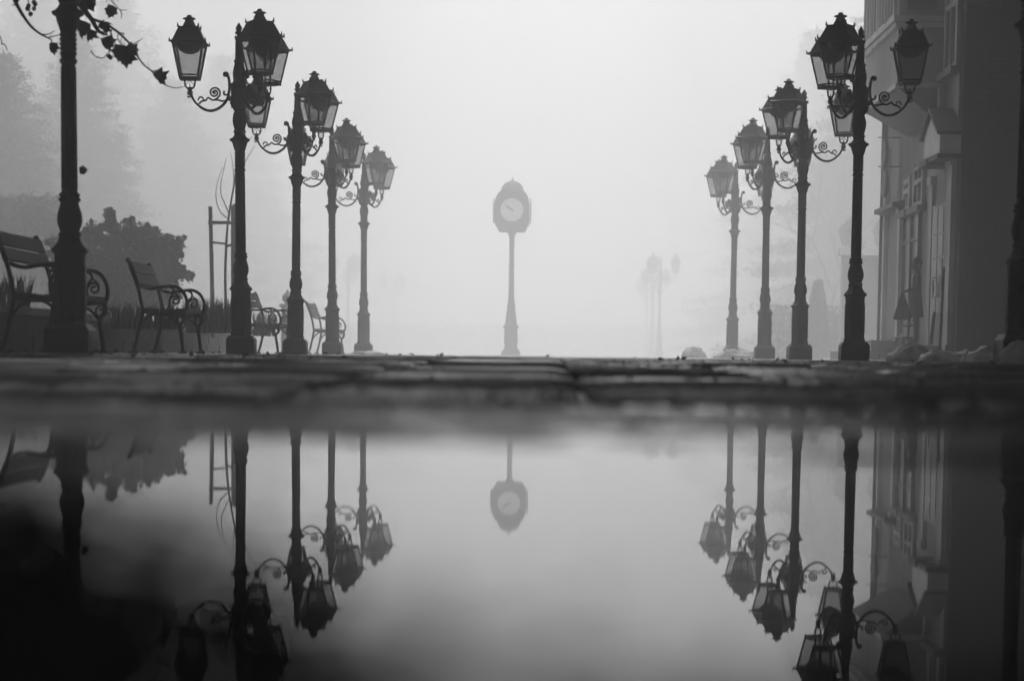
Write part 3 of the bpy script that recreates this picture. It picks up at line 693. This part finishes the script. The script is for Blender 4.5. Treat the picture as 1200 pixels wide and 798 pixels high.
heap_s = MB(); heap_s.lathe([(.5, 0), (.46, .03), (.3, .05), (.05, .055)], 14, M=Matrix.Diagonal((.3, 1.2, 1, 1))); tag(heap_s.build('snow_patch', SNOW, None, A + dirw * 4.3 + n_ * .12 + Vector((0, 0, .475)), (0, 0, ang - math.pi / 2)), 'strip of snow on the planter wall seen under the closest bench', 'snow')

rg = np.random.default_rng(5)
def blob_leaves(blobs, per, sh=.72):
    out = []
    for (x, y, z, rx, ry, rz) in blobs:
        d = rg.normal(size=(per, 3)); d /= np.linalg.norm(d, axis=1)[:, None]; r_ = np.clip(np.abs(rg.normal(.7, .33, per)), .1, 1.6)
        out.append(np.array([x, y, z]) + d * r_[:, None] * np.array([rx, ry, rz]))
    return np.concatenate(out)
Db = 40.0; c = at(150, hor(150), Db); sx = Db / 2667
shrub = thing('round_shrub', 'broad dark evergreen shrub with a tuft at its top, behind the second bench', 'shrub', (c.x, Db, .36))
bl_ = []
def pb(px, py, r_, dy=0): q = at(px, py, Db); bl_.append((q.x - c.x, dy, q.z - .36, r_ * sx, r_ * sx * 1.1, r_ * sx))
for (px, py, r_) in ((128, 263, 10), (127, 252, 6), (134, 270, 10), (112, 272, 11), (150, 274, 14), (165, 270, 9), (155, 265, 8), (183, 283, 14), (195, 290, 12), (208, 288, 8), (211, 281, 5), (205, 302, 10), (208, 318, 8), (214, 322, 6), (222, 325, 5), (203, 330, 12), (190, 320, 20), (170, 310, 24), (145, 310, 28), (120, 310, 28), (100, 300, 22), (88, 320, 20), (66, 285, 10), (72, 305, 14), (160, 340, 26), (130, 345, 28), (100, 350, 24), (190, 350, 20), (104, 283, 12), (175, 290, 14), (135, 292, 20), (160, 292, 20), (185, 305, 20), (150, 325, 26), (115, 325, 26), (190, 335, 18), (175, 350, 18), (145, 360, 20), (115, 362, 18)):
    pb(px, py, r_, rnd.uniform(-.25, .25) * r_ / 20)
for (x, y, z, a, b, c_) in list(bl_):
    for q in range(3):
        t_ = rnd.uniform(-.4, math.pi + .4); bl_.append((x + a * 1.02 * math.cos(t_), y + rnd.uniform(-.1, .1), z + c_ * 1.02 * math.sin(t_), a * rnd.uniform(.2, .4), b * .3, c_ * rnd.uniform(.2, .4)))
bl_ = [(x, y, z, a * .92, b, c_ * .92) for (x, y, z, a, b, c_) in bl_]
bl_ = [(x, y, z, a * .9, b * .9, c_ * .9) for (x, y, z, a, b, c_) in bl_]
cen = np.concatenate([blob_leaves([q], int(110 + 8500 * q[3] * q[3]), .45) for q in bl_]); link('foliage', leaf_mesh('foliage', cen, .07, FOLIAGE, 11), shrub)['kind'] = 'stuff'
mb = MB()
for q in range(7):
    a = q * .9; mb.tube(smooth([(.05 * math.cos(a), .05 * math.sin(a), 0), (.2 * math.cos(a), .2 * math.sin(a), .4), (.55 * math.cos(a), .45 * math.sin(a), .9), (.7 * math.cos(a), .5 * math.sin(a), 1.2)], 4), [.03] * 6 + [.018] * 7, 6)
mb.build('stem', BARK, shrub)
# ornamental grasses
def grass(px0, px1, D_, pytop, n, seed, lab):
    r_ = random.Random(seed); mb = MB()
    for q in range(n):
        px = r_.uniform(px0, px1); dd = D_ + r_.uniform(-.6, .6); b = at(px, hor(px), dd); h_ = at(px, pytop + abs(r_.gauss(0, 9)), dd).z - .36
        lx, ly = r_.uniform(-.12, .12), r_.uniform(-.12, .12); w_ = r_.uniform(.008, .016); a = r_.uniform(0, math.pi); dx, dy = math.cos(a) * w_, math.sin(a) * w_
        v = [(b.x - dx, b.y - dy, .34), (b.x + dx, b.y + dy, .34), (b.x + lx * .4 - dx * .8, b.y + ly * .4 - dy * .8, .36 + h_ * .6), (b.x + lx * .4 + dx * .8, b.y + ly * .4 + dy * .8, .36 + h_ * .6), (b.x + lx, b.y + ly, .36 + h_)]
        mb.add(v, [(0, 1, 3, 2), (2, 3, 4)])
    tag(mb.build('tall_grass', FOLIAGE, fix=False), lab, 'grass', kind='stuff')
grass(218, 292, 32.0, 346, 420, 1, 'spiky grass standing round the foot of the staked sapling')
grass(296, 322, 37.0, 362, 130, 2, 'spiky grass seen through the third bench')
grass(-25, 34, 22.0, 318, 160, 3, 'thin dry stalks behind the closest bench')
grass(120, 215, 27.0, 352, 260, 4, 'short grass under the round shrub')
# sapling between stakes
Ds = 38.0
sap = thing('young_tree', 'thin bare sapling tied between tall wooden stakes behind the second left lamp post', 'tree', (at(264, 400, Ds).x, Ds, .36)); o_ = Vector((at(264, 400, Ds).x, Ds, .36))
def sp_(*pts): return [at(x, y, Ds + (d[0] if d else 0)) - o_ for (x, y, *d) in pts]
mb = MB(); t1 = smooth(sp_((265, 366), (264, 330), (265, 290), (267, 262), (271, 235), (275, 212), (278, 180), (281, 150)), 4); mb.tube(t1, [.028 - .02 * i / len(t1) for i in range(len(t1))], 6); mb.build('trunk', BARK, sap)
mb = MB()
for pts in (((266, 256), (258, 248), (254, 238), (253, 225), (256, 210), (261, 196)), ((268, 250), (263, 238), (259, 228), (259, 214), (262, 200), (265, 186)), ((272, 232), (274, 215), (273, 195), (270, 178)), ((275, 214), (284, 196), (292, 182), (299, 170)), ((279, 180), (288, 168), (296, 160))):
    t1 = smooth(sp_(*pts), 4); mb.tube(t1, [.010 - .006 * i / len(t1) for i in range(len(t1))], 5)
mb.build('branch', BARK, sap)
stk = thing('tree_stakes', 'three wooden stakes with cross rails around the bare sapling', 'stakes', o_)
for (x0, y0, x1, y1, dy) in ((250, 372, 246.5, 242, 0), (272, 372, 271.5, 240, .15), (277.5, 372, 277.5, 240, -.2)):
    a, b = sp_((x0, y0))[0], sp_((x1, y1))[0]; a.y += dy; b.y += dy; a.z = -.05; mb = MB(); mb.tube([a, a.lerp(b, .5), b], [.038, .036, .034], 7); mb.build('stake', STAKE, stk)
for (ya, yb, x0, x1, r_) in ((261, 261, 244, 280, .032), (284, 286, 248, 266, .02), (289, 285, 264, 279, .025)):
    a, b = sp_((x0, ya), (x1, yb)); mb = MB(); mb.tube([a, b], r_, 6); mb.build('rail', STAKE, stk)
# garden post with a ball
Dp = 46.0; c = at(337, hor(337), Dp)
post_t = thing('stone_post', 'short stone post with a round urn on top between the second and third left lamps', 'post', (c.x, Dp, 0))
mb = MB(); mb.frustum(.12, 0, .11, .98); mb.frustum(.15, .98, .15, 1.05); mb.build('shaft', STONE, post_t)
mb = MB(); mb.lathe([(.05, 1.05), (.06, 1.08), (.11, 1.13), (.115, 1.18), (.09, 1.24), (.05, 1.27), (.03, 1.31), (.01, 1.34)], 12); mb.build('urn', STONE, post_t)

# ------------------------------------------------------------------ conifers and bare trees in the fog
def build_conifer():
    root = thing('conifer', '', 'tree'); H_ = 10.0; cen = []
    mb = MB(); mb.tube([(0, 0, -.05), (0, 0, H_ * .5), (0, 0, H_)], [.22, .13, .02], 8)
    for i in range(34):
        t = .06 + .93 * i / 34; z = H_ * t; rad = 2.6 * (1 - t) ** .8 + .12; nbr = max(5, int(11 * (1 - t)) + 4); off = rnd.uniform(0, 6)
        for k_ in range(nbr):
            a = off + 2 * math.pi * k_ / nbr + rnd.uniform(-.2, .2); L_ = rad * rnd.uniform(.65, 1.15); droop = rnd.uniform(.10, .3)
            q = max(5, int(30 * L_ / 2.6))
            if i % 3 == 0: mb.tube([(0, 0, z), (L_ * .9 * math.cos(a), L_ * .9 * math.sin(a), z - droop * L_)], [.035, .01], 4)
            for s_ in range(q * 26):
                u_ = (s_ + rnd.random()) / (q * 26); w_ = .15 * (1 - .5 * u_) * (L_ / 2 + .4)
                cen.append((L_ * u_ * math.cos(a) + rnd.gauss(0, w_), L_ * u_ * math.sin(a) + rnd.gauss(0, w_), z - droop * L_ * u_ ** 1.4 + rnd.gauss(0, .08) + .12 * u_))
    mb.build('trunk', BARK, root)
    link('crown', leaf_mesh('crown', cen, .075, NEEDLE, 21, .4), root)['kind'] = 'stuff'
    return root
con = build_conifer()
CG = 'conifers standing in the fog'
for i, (px, pytop, D_, wx, lab) in enumerate(((92, 22, 72, 1.4, 'tall pale conifer rising behind the nearest lamp post on the left'), (8, 58, 60, 1.7, 'darker broad conifer at the left edge of the picture'), (205, 88, 96, 1.6, 'faint conifer between the two nearest left lamp posts'), (150, 200, 88, 1.5, 'low faint conifer standing above the round shrub'), (-60, -40, 76, 1.5, 'conifer mostly outside the left edge of the picture'), (135, -20, 112, 1.7, 'faintest tall conifer left of the lantern that reaches left'), (45, -60, 104, 1.7, 'very tall faint conifer left of the nearest lamp post'), (262, 60, 122, 1.6, 'ghostly conifer behind the second left lamp post'), (300, 215, 118, 1.9, 'low ghostly conifer behind the third bench'), (1000, 40, 92, 1.3, 'ghostly conifer on the right, behind the faint lanterns beside the house'), (1050, -80, 78, 1.5, 'tall dim conifer hidden partly by the pale street front of the house'), (948, 30, 122, 1.5, 'palest conifer on the right, between the two tallest right lamp posts'))):
    o = con if i == 0 else copy_tree(con); p = at(px, hor(px), D_); h_ = at(px, pytop, D_).z
    o.location = (p.x, D_, 0); s_ = h_ / 10.0; o.scale = (s_ * wx, s_ * wx, s_); o.rotation_euler = (0, 0, i * 1.3); tag(o, lab, 'tree', CG)
def build_bare(seed, H_=8.0):
    r_ = random.Random(seed); root = thing('bare_tree', '', 'tree'); tr = MB(); br = MB()
    def grow(p, d, L_, rad, depth):
        pts = [p]; q = p.copy(); dd = d.copy()
        for s_ in range(4):
            dd = (dd + Vector((r_.gauss(0, .10), r_.gauss(0, .10), r_.gauss(.02, .06)))).normalized(); q = q + dd * L_ / 4; pts.append(q.copy())
        (tr if depth == 0 else br).tube(pts, [rad * (1 - .45 * i / 4) for i in range(5)], 6 if depth < 2 else 3)
        if depth < 6:
            for s_ in range(3 if depth < 4 else 2):
                i = r_.randrange(2, 5); ax = Vector((r_.gauss(0, 1), r_.gauss(0, 1), r_.gauss(0, .5))).normalized()
                nd = (dd + ax * r_.uniform(.5, .95)).normalized(); grow(pts[i], nd, L_ * r_.uniform(.6, .8), rad * .5, depth + 1)
    grow(Vector((0, 0, -.05)), Vector((0, 0, 1)), H_ * .30, .085, 0)
    tr.build('trunk', BARK, root, fix=False); o = br.build('branches', BARK, root, fix=False); return root
bt = [build_bare(3), build_bare(9)]
for i, (px, D_, s_, lab) in enumerate(((966, 68, 1.15, 'bare tree with fine twigs left of the tallest right lamp post'), (1022, 74, 1.3, 'bare tree behind the faint lanterns beside the house'), (912, 108, 1.5, 'fainter bare tree rising between the right lamp posts'))):
    o = bt[i] if i < 2 else copy_tree(bt[i % 2]); p = at(px, hor(px), D_); o.location = (p.x, D_, 0); o.scale = (s_,) * 3; o.rotation_euler = (0, 0, i * 2.1); tag(o, lab, 'tree', 'bare trees in the fog')
# low hedge and clipped shrubs on the right, garden wall behind the house corner
def hedge(x0, x1, y0, y1, h_, n, size, lab, seed, cat='hedge', gaps=0.0):
    r2 = np.random.default_rng(seed); t = thing('hedge', lab, cat, ((x0 + x1) / 2, (y0 + y1) / 2, 0)); cen = r2.uniform((x0, y0, .02), (x1, y1, h_), (n, 3)); top = cen[:, 2] > h_ * .93
    cen[:, 2] += np.where(top, r2.uniform(-.1, .14, n) * min(1, h_ / 2), 0); cen[:, 0] += .15 * np.sin(cen[:, 1] * 1.3) ; cen[:, :2] -= np.array([(x0 + x1) / 2, (y0 + y1) / 2])
    link('foliage', leaf_mesh('foliage', cen, size, FOLIAGE, seed), t)['kind'] = 'stuff'
    mb = MB(); L_ = max(x1 - x0, y1 - y0); m_ = max(3, int(L_ / 1.2))
    for k_ in range(m_):
        u_ = (k_ + .5) / m_ - .5; q = ((x1 - x0) * u_, 0) if x1 - x0 > y1 - y0 else (0, (y1 - y0) * u_); mb.tube([(q[0], q[1], -.02), (q[0], q[1], h_ * .8)], [.05, .02], 5)
    mb.build('stems', BARK, t)['kind'] = 'stuff'; return t
hedge(5.6, 9.6, 58, 59.4, 1.35, 4200, .13, 'grey clipped hedge in the fog behind the right lamp posts', 31)
hedge(-14.6, -10.6, 49, 50.4, 3.3, 26000, .14, 'tall dim hedge at the left edge behind the closest bench', 37)
t = thing('clipped_shrub', 'small cone-shaped shrub in the fog above the hedge', 'shrub', (lat(957, 57), 57, 0))
zz = rg.uniform(.1, 2.0, 1500); rr = .36 * np.sqrt(np.clip((2.1 - zz) / 2.0, 0, 1)) * np.sqrt(rg.uniform(.3, 1, 1500)); aa = rg.uniform(0, 6.28, 1500)
link('foliage', leaf_mesh('foliage', np.stack([rr * np.cos(aa), rr * np.sin(aa), zz], 1), .1, FOLIAGE, 33), t)['kind'] = 'stuff'
mb = MB(); mb.tube([(0, 0, -.02), (0, 0, 1.6)], [.05, .02], 6); mb.build('stem', BARK, t)
gw = thing('garden_wall', 'pale tall wall fading in the fog beyond the house corner', 'wall', (7.6, 53, 0))
mb = MB(); mb.box(-.75, 3.2, 0, .35, -.02, 2.45); mb.build('wall', STONE, gw); mb = MB(); mb.prism([(-.08, 2.45), (.43, 2.45), (.175, 2.62)], -.83, 3.28, 'x'); mb.build('coping', STONE, gw)
hedge(-24, 20, 150, 151.2, 2.0, 12000, .25, 'long pale hedge across the end of the path', 35)

# ------------------------------------------------------------------ plane trees: one bears the hanging twigs, the rest added to shade near fog
def plane_leaf(seed):
    r_ = random.Random(seed); base = [(0, -.36), (.14, -.34), (.36, -.30), (.36, -.06), (.50, .10), (.32, .20), (.28, .38), (.16, .36), (0, .60), (-.16, .36), (-.28, .38), (-.32, .20), (-.50, .10), (-.36, -.06), (-.36, -.30), (-.14, -.34)]
    s_ = .135; mb = MB(); cu, cv = r_.uniform(1.2, 2.6), r_.uniform(-1.2, 1.2)
    v = []
    for (x, y) in base: x *= r_.uniform(.85, 1.12); v.append((x * s_, y * s_, s_ * (cu * x * x + cv * y * y * .6)))
    v.append((0, 0, -.01)); c_ = len(v) - 1
    mb.add(v, [(i, (i + 1) % 16, c_) for i in range(16)], True)
    n = len(mb.v); mb.v += [(x, y, z - .003) for (x, y, z) in mb.v]
    fs = list(mb.f); mb.f += [tuple(i + n for i in reversed(q)) for q in fs]; mb.sm += [True] * len(fs)
    mb.tube([(0, -.40 * s_, s_ * cv * .1), (.01, -.62 * s_, 0), (.0, -.95 * s_, .01)], .0022, 4)
    return mb.mesh('leaf', DEADLEAF)
LEAF = [plane_leaf(s_) for s_ in range(4)]
mb = MB(); mb.lathe([(0, -.018), (.012, -.014), (.018, 0), (.013, .013), (0, .018)], 9); 
for q in range(26):
    d = Vector((rnd.gauss(0, 1), rnd.gauss(0, 1), rnd.gauss(0, 1))).normalized(); mb.tube([d * .015, d * .0215], [.0035, .001], 3)
BALL = mb.mesh('seed_ball', BARK)
def build_plane(seed):
    r_ = random.Random(seed); r2 = np.random.default_rng(seed); root = thing('plane_tree', '', 'tree'); tr = MB(); lim = MB()
    tr.tube(smooth([(0, 0, -.1), (0, 0, .3), (.05, .02, 2.2), (0, .1, 4.2), (.1, .0, 6.2)], 4), [.42, .36, .32, .30] + [.28 - .006 * i for i in range(13)], 12)
    blobs = []
    for k_ in range(9):
        a = k_ * 2.4; L_ = r_.uniform(3.4, 6.6) if k_ else 1.0; zt = r_.uniform(7.4, 9.8)
        p0 = Vector((0, .05, r_.uniform(4.6, 6.0))); p3 = Vector((L_ * math.cos(a), L_ * math.sin(a), zt)); p1 = p0.lerp(p3, .35) + Vector((0, 0, .5)); p2 = p0.lerp(p3, .7) + Vector((r_.gauss(0, .3), r_.gauss(0, .3), .4))
        pts = smooth([p0, p1, p2, p3], 4); lim.tube(pts, [.16 - .12 * i / len(pts) for i in range(len(pts))], 7)
        for q in (.5, .75, 1.0):
            b = pts[min(int(q * (len(pts) - 1)), len(pts) - 1)]; blobs.append((b.x + r_.gauss(0, .4), b.y + r_.gauss(0, .4), b.z + .3, r_.uniform(1.5, 2.4), r_.uniform(1.5, 2.4), r_.uniform(.9, 1.5)))
            for t_ in range(3):
                e = b + Vector((r_.gauss(0, 1.1), r_.gauss(0, 1.1), r_.gauss(.3, .5))); lim.tube([b, b.lerp(e, .5) + Vector((0, 0, .15)), e], [.05, .03, .012], 5)
    for k_ in range(16):
        a = k_ * 2.4; q = 5.9 * math.sqrt((k_ + .5) / 16); blobs.append((q * math.cos(a), q * math.sin(a), 7.3 + r_.uniform(-.4, .9), 1.7, 1.7, .9))
    cen = []
    per = 430
    for (x, y, z, rx, ry, rz) in blobs:
        d = r2.normal(size=(per, 3)); d /= np.linalg.norm(d, axis=1)[:, None]; rr_ = r2.uniform(.1, 1, per) ** (1 / 3); cen.append(np.array([x, y, z]) + d * rr_[:, None] * np.array([rx, ry, rz]))
    cen = np.concatenate(cen); cen = cen[cen[:, 2] > 6.0]
    tr.build('trunk', BARK, root); lim.build('limbs', BARK, root)
    link('crown', leaf_mesh('crown', cen, .36, FOLIAGE, seed, .9), root)['kind'] = 'stuff'
    return root
pt = [build_plane(41), build_plane(57)]
PL = []
for i, (x, y, rz) in enumerate([(s_ * X_, yy, 0) for yy in (-12, -3.5, 5, 13.5, 22) for s_, X_ in ((-1, 6.6), (1, 7.0))] + [(-7.6, 27.0, 0), (7.8, 27.0, 0), (-9.6, 34.0, 0), (-7.2, 18.2, 0)]):
    o = pt[i] if i < 2 else copy_tree(pt[i % 2]); o.location = (x, y, 0); o.rotation_euler = (0, 0, rnd.uniform(0, 6.28)); s_ = rnd.uniform(.96, 1.06); o.scale = (1.12 * s_, 1.12 * s_, s_ if y < 30 else 1.18)
    tag(o, 'big plane tree standing outside the picture, added so its crown shades the near fog', 'tree', 'plane trees added to shade the near end of the path'); PL.append(o)
# the one whose twigs hang into the picture beside the nearest lamp post
T = PL[-1]; T['label'] = 'plane tree whose leafy twigs with seed balls hang down behind the nearest lamp post'; del T['group']
T.location = (-7.2, 18.2, 0); T.rotation_euler = (0, 0, 0); T.scale = (1, 1, 1)
bpy.context.view_layer.update()
DT = 18.0; o_ = Vector((-7.2, 18.2, 0))
def tw(ox, oy, s_, *pts): return [at(ox + x / s_, oy + y / s_, DT + (d[0] if d else 0)) - o_ for (x, y, *d) in pts]
def c1(*p): return tw(0, 0, 9.975, *p)
def c2(*p): return tw(80, 0, 7.257, *p)
br = MB()
top = [Vector((.1, 0, 6.1)), Vector((1.3, -.1, 6.0)), Vector((2.3, -.2, 5.0)), Vector((2.75, -.2, 3.9))]
pp = smooth(top + c2((40, -60), (80, 10), (140, 95), (200, 172), (260, 270), (330, 300)), 4); br.tube(pp, [.07 - .062 * (i / len(pp)) ** .7 for i in range(len(pp))], 6)
pp = smooth(c2((198, 165), (250, 180), (320, 205), (430, 283), (520, 372), (560, 430), (600, 500), (650, 560), (710, 610), (745, 660), (790, 702), (850, 735), (920, 750), (1000, 735)), 4); br.tube(pp, [.014 - .011 * (i / len(pp)) ** .6 for i in range(len(pp))], 5)
for pts in (((320, 205), (380, 330), (380, 480)), ((370, 250), (360, 300), (350, 470)), ((430, 283), (420, 330), (460, 400)), ((300, 200), (330, 190), (380, 215)), ((540, 385), (590, 358), (635, 328)), ((430, 283), (470, 285), (475, 300)), ((710, 610), (760, 600)), ((190, 435), (230, 480), (290, 497), (330, 460), (360, 420)), ((380, 330), (410, 400)), ((250, 250), (290, 190), (310, 170)), ((340, -20), (400, 45), (440, 85), (500, 88)), ((440, 85), (455, 130), (448, 160)), ((330, -30), (325, 20)), ((415, -20), (420, 15)), ((240, 230), (330, 240), (370, 270)), ((270, 270), (320, 280), (340, 310)), ((250, 240), (255, 270))):
    q = smooth(c2(*pts), 3); br.tube(q, [.005 - .003 * i / len(q) for i in range(len(q))], 4)
lo = smooth([Vector((.2, 0, 6.2)), Vector((1.6, -.3, 5.2)), Vector((2.2, -.3, 3.7))] + c1((120, -90), (165, 0), (260, 170), (365, 315), (480, 405), (560, 445), (605, 472)), 4); br.tube(lo, [.04 - .036 * (i / len(lo)) ** .5 for i in range(len(lo))], 5)
for pts in (((480, 405), (560, 405), (640, 362)), ((560, 442), (640, 425), (700, 408)), ((600, 470), (605, 500), (615, 530)), ((195, 65), (140, 65)), ((262, 175), (245, 190)), ((365, 315), (360, 325)), ((330, -30), (333, 60)), ((333, 60), (322, 100)), ((370, -20), (400, 20), (412, 50)), ((352, 60), (345, 120), (357, 165)), ((410, 50), (398, 100)), ((-30, 400), (5, 440), (20, 515), (5, 520)), ((20, 515), (60, 530), (85, 595))):
    q = smooth(c1(*pts), 3); br.tube(q, [.0055 - .003 * i / len(q) for i in range(len(q))], 4)
branch = br.build('branch', BARK, T, fix=False)
def put_leaf(p, rx, ry, rz, s_, j): o = link('leaf', LEAF[j % 4], branch, p, (R(rx), R(ry), R(rz))); o.scale = (s_,) * 3
for (x, y, rot, s_, tl) in ((178, 30, 150, 1.15, 10), (372, 100, 200, .85, 20), (170, 290, 190, .85, 62), (325, 372, 160, .95, 30), (440, 440, 190, 1.1, 10), (475, 480, 175, 1.1, 25), (530, 425, 130, .95, 20), (755, 655, 140, 1.05, 48), (120, 230, 200, 1.0, 20), (105, 270, 170, .8, 50), (310, 235, 120, .75, 40), (280, 225, 60, .6, 60)):
    put_leaf(c2((x, y))[0] + Vector((0, rnd.uniform(-.05, .05), 0)), 90 + rnd.uniform(-15, 15), rot, tl, s_, rnd.randrange(4))
put_leaf(c1((612, 560))[0], 90, 170, 45, .8, 1)
for (x, y) in ((335, 72), (322, 105), (412, 55), (398, 30), (398, 105), (358, 168)): link('seed_ball', BALL, branch, c1((x, y))[0])
for (x, y) in ((345, 480), (360, 492)): link('seed_ball', BALL, branch, c2((x, y))[0])
lf = link('dry_leaf', LEAF[2], None, at(97, 200, 16.05), (R(95), R(80), R(15))); lf.scale = (.5,) * 3; tag(lf, 'single dry leaf caught on the right side of the nearest lamp post', 'leaf')

# added out of view to block side and back light: a hedge, two houses
hedge(-15.0, -12.6, -22, 42, 7.0, 26000, .40, 'tall hedge added on the left outside the picture to block side light', 71)
def plain_house(name_label, x0, x1, y0, y1, h_, face):
    t = thing('light_blocker_house', name_label, 'house', ((x0 + x1) / 2, (y0 + y1) / 2, 0)); ox, oy = (x0 + x1) / 2, (y0 + y1) / 2
    mb = MB(); mb.box(x0 - ox, x1 - ox, y0 - oy, y1 - oy, -.02, h_); mb.build('wall', BRICK, t)
    mb = MB(); mb.prism([(x0 - ox - .3, h_), (x1 - ox + .3, h_), (0, h_ + 2.2)], y0 - oy - .3, y1 - oy + .3, 'y'); mb.build('roof', ROOF, t)
    n = int((y1 - y0 if face == 'x' else x1 - x0) / 2.6)
    for fl in range(int(h_ / 3.2)):
        for k_ in range(n):
            mb = MB(); fm = MB(); u_ = (k_ + .5) * 2.6
            if face == 'x': q = y0 + u_ - oy; mb.box(x0 - ox - .03, x0 - ox + .02, q - .5, q + .5, 1 + fl * 3.1, 2.6 + fl * 3.1); fm.box(x0 - ox - .12, x0 - ox + .02, q - .65, q + .65, .9 + fl * 3.1, .99 + fl * 3.1)
            else: q = x0 + u_ - ox; mb.box(q - .5, q + .5, y1 - oy - .02, y1 - oy + .03, 1 + fl * 3.1, 2.6 + fl * 3.1); fm.box(q - .65, q + .65, y1 - oy - .02, y1 - oy + .12, .9 + fl * 3.1, .99 + fl * 3.1)
            wv = mb.build('window', DARKGLASS, t); fm.build('sill', STONE, wv)
plain_house('brick house added out of view on the right to block side light', 10.2, 18, -20, 26, 9.6, 'x')
plain_house('brick house added behind the camera to block light from the back', -20, 20, -27, -21, 9.6, 'y')

# ------------------------------------------------------------------ the fog
mb = MB(); mb.box(-96, 96, -29, 232, -1.0, 15.2)
me = bpy.data.meshes.new('haze'); me.from_pydata(mb.v, [], mb.f); me.update()
HZ = bpy.data.materials.new('fog'); HZ.use_nodes = True; n = HZ.node_tree; n.nodes.clear()
o = n.nodes.new('ShaderNodeOutputMaterial'); pv = n.nodes.new('ShaderNodeVolumePrincipled'); pv.inputs['Density'].default_value = .025; pv.inputs['Color'].default_value = (.95, .95, .95, 1); pv.inputs['Anisotropy'].default_value = 0.0
n.links.new(pv.outputs[0], o.inputs['Volume']); me.materials.append(HZ); tag(link('haze', me), kind='stuff')
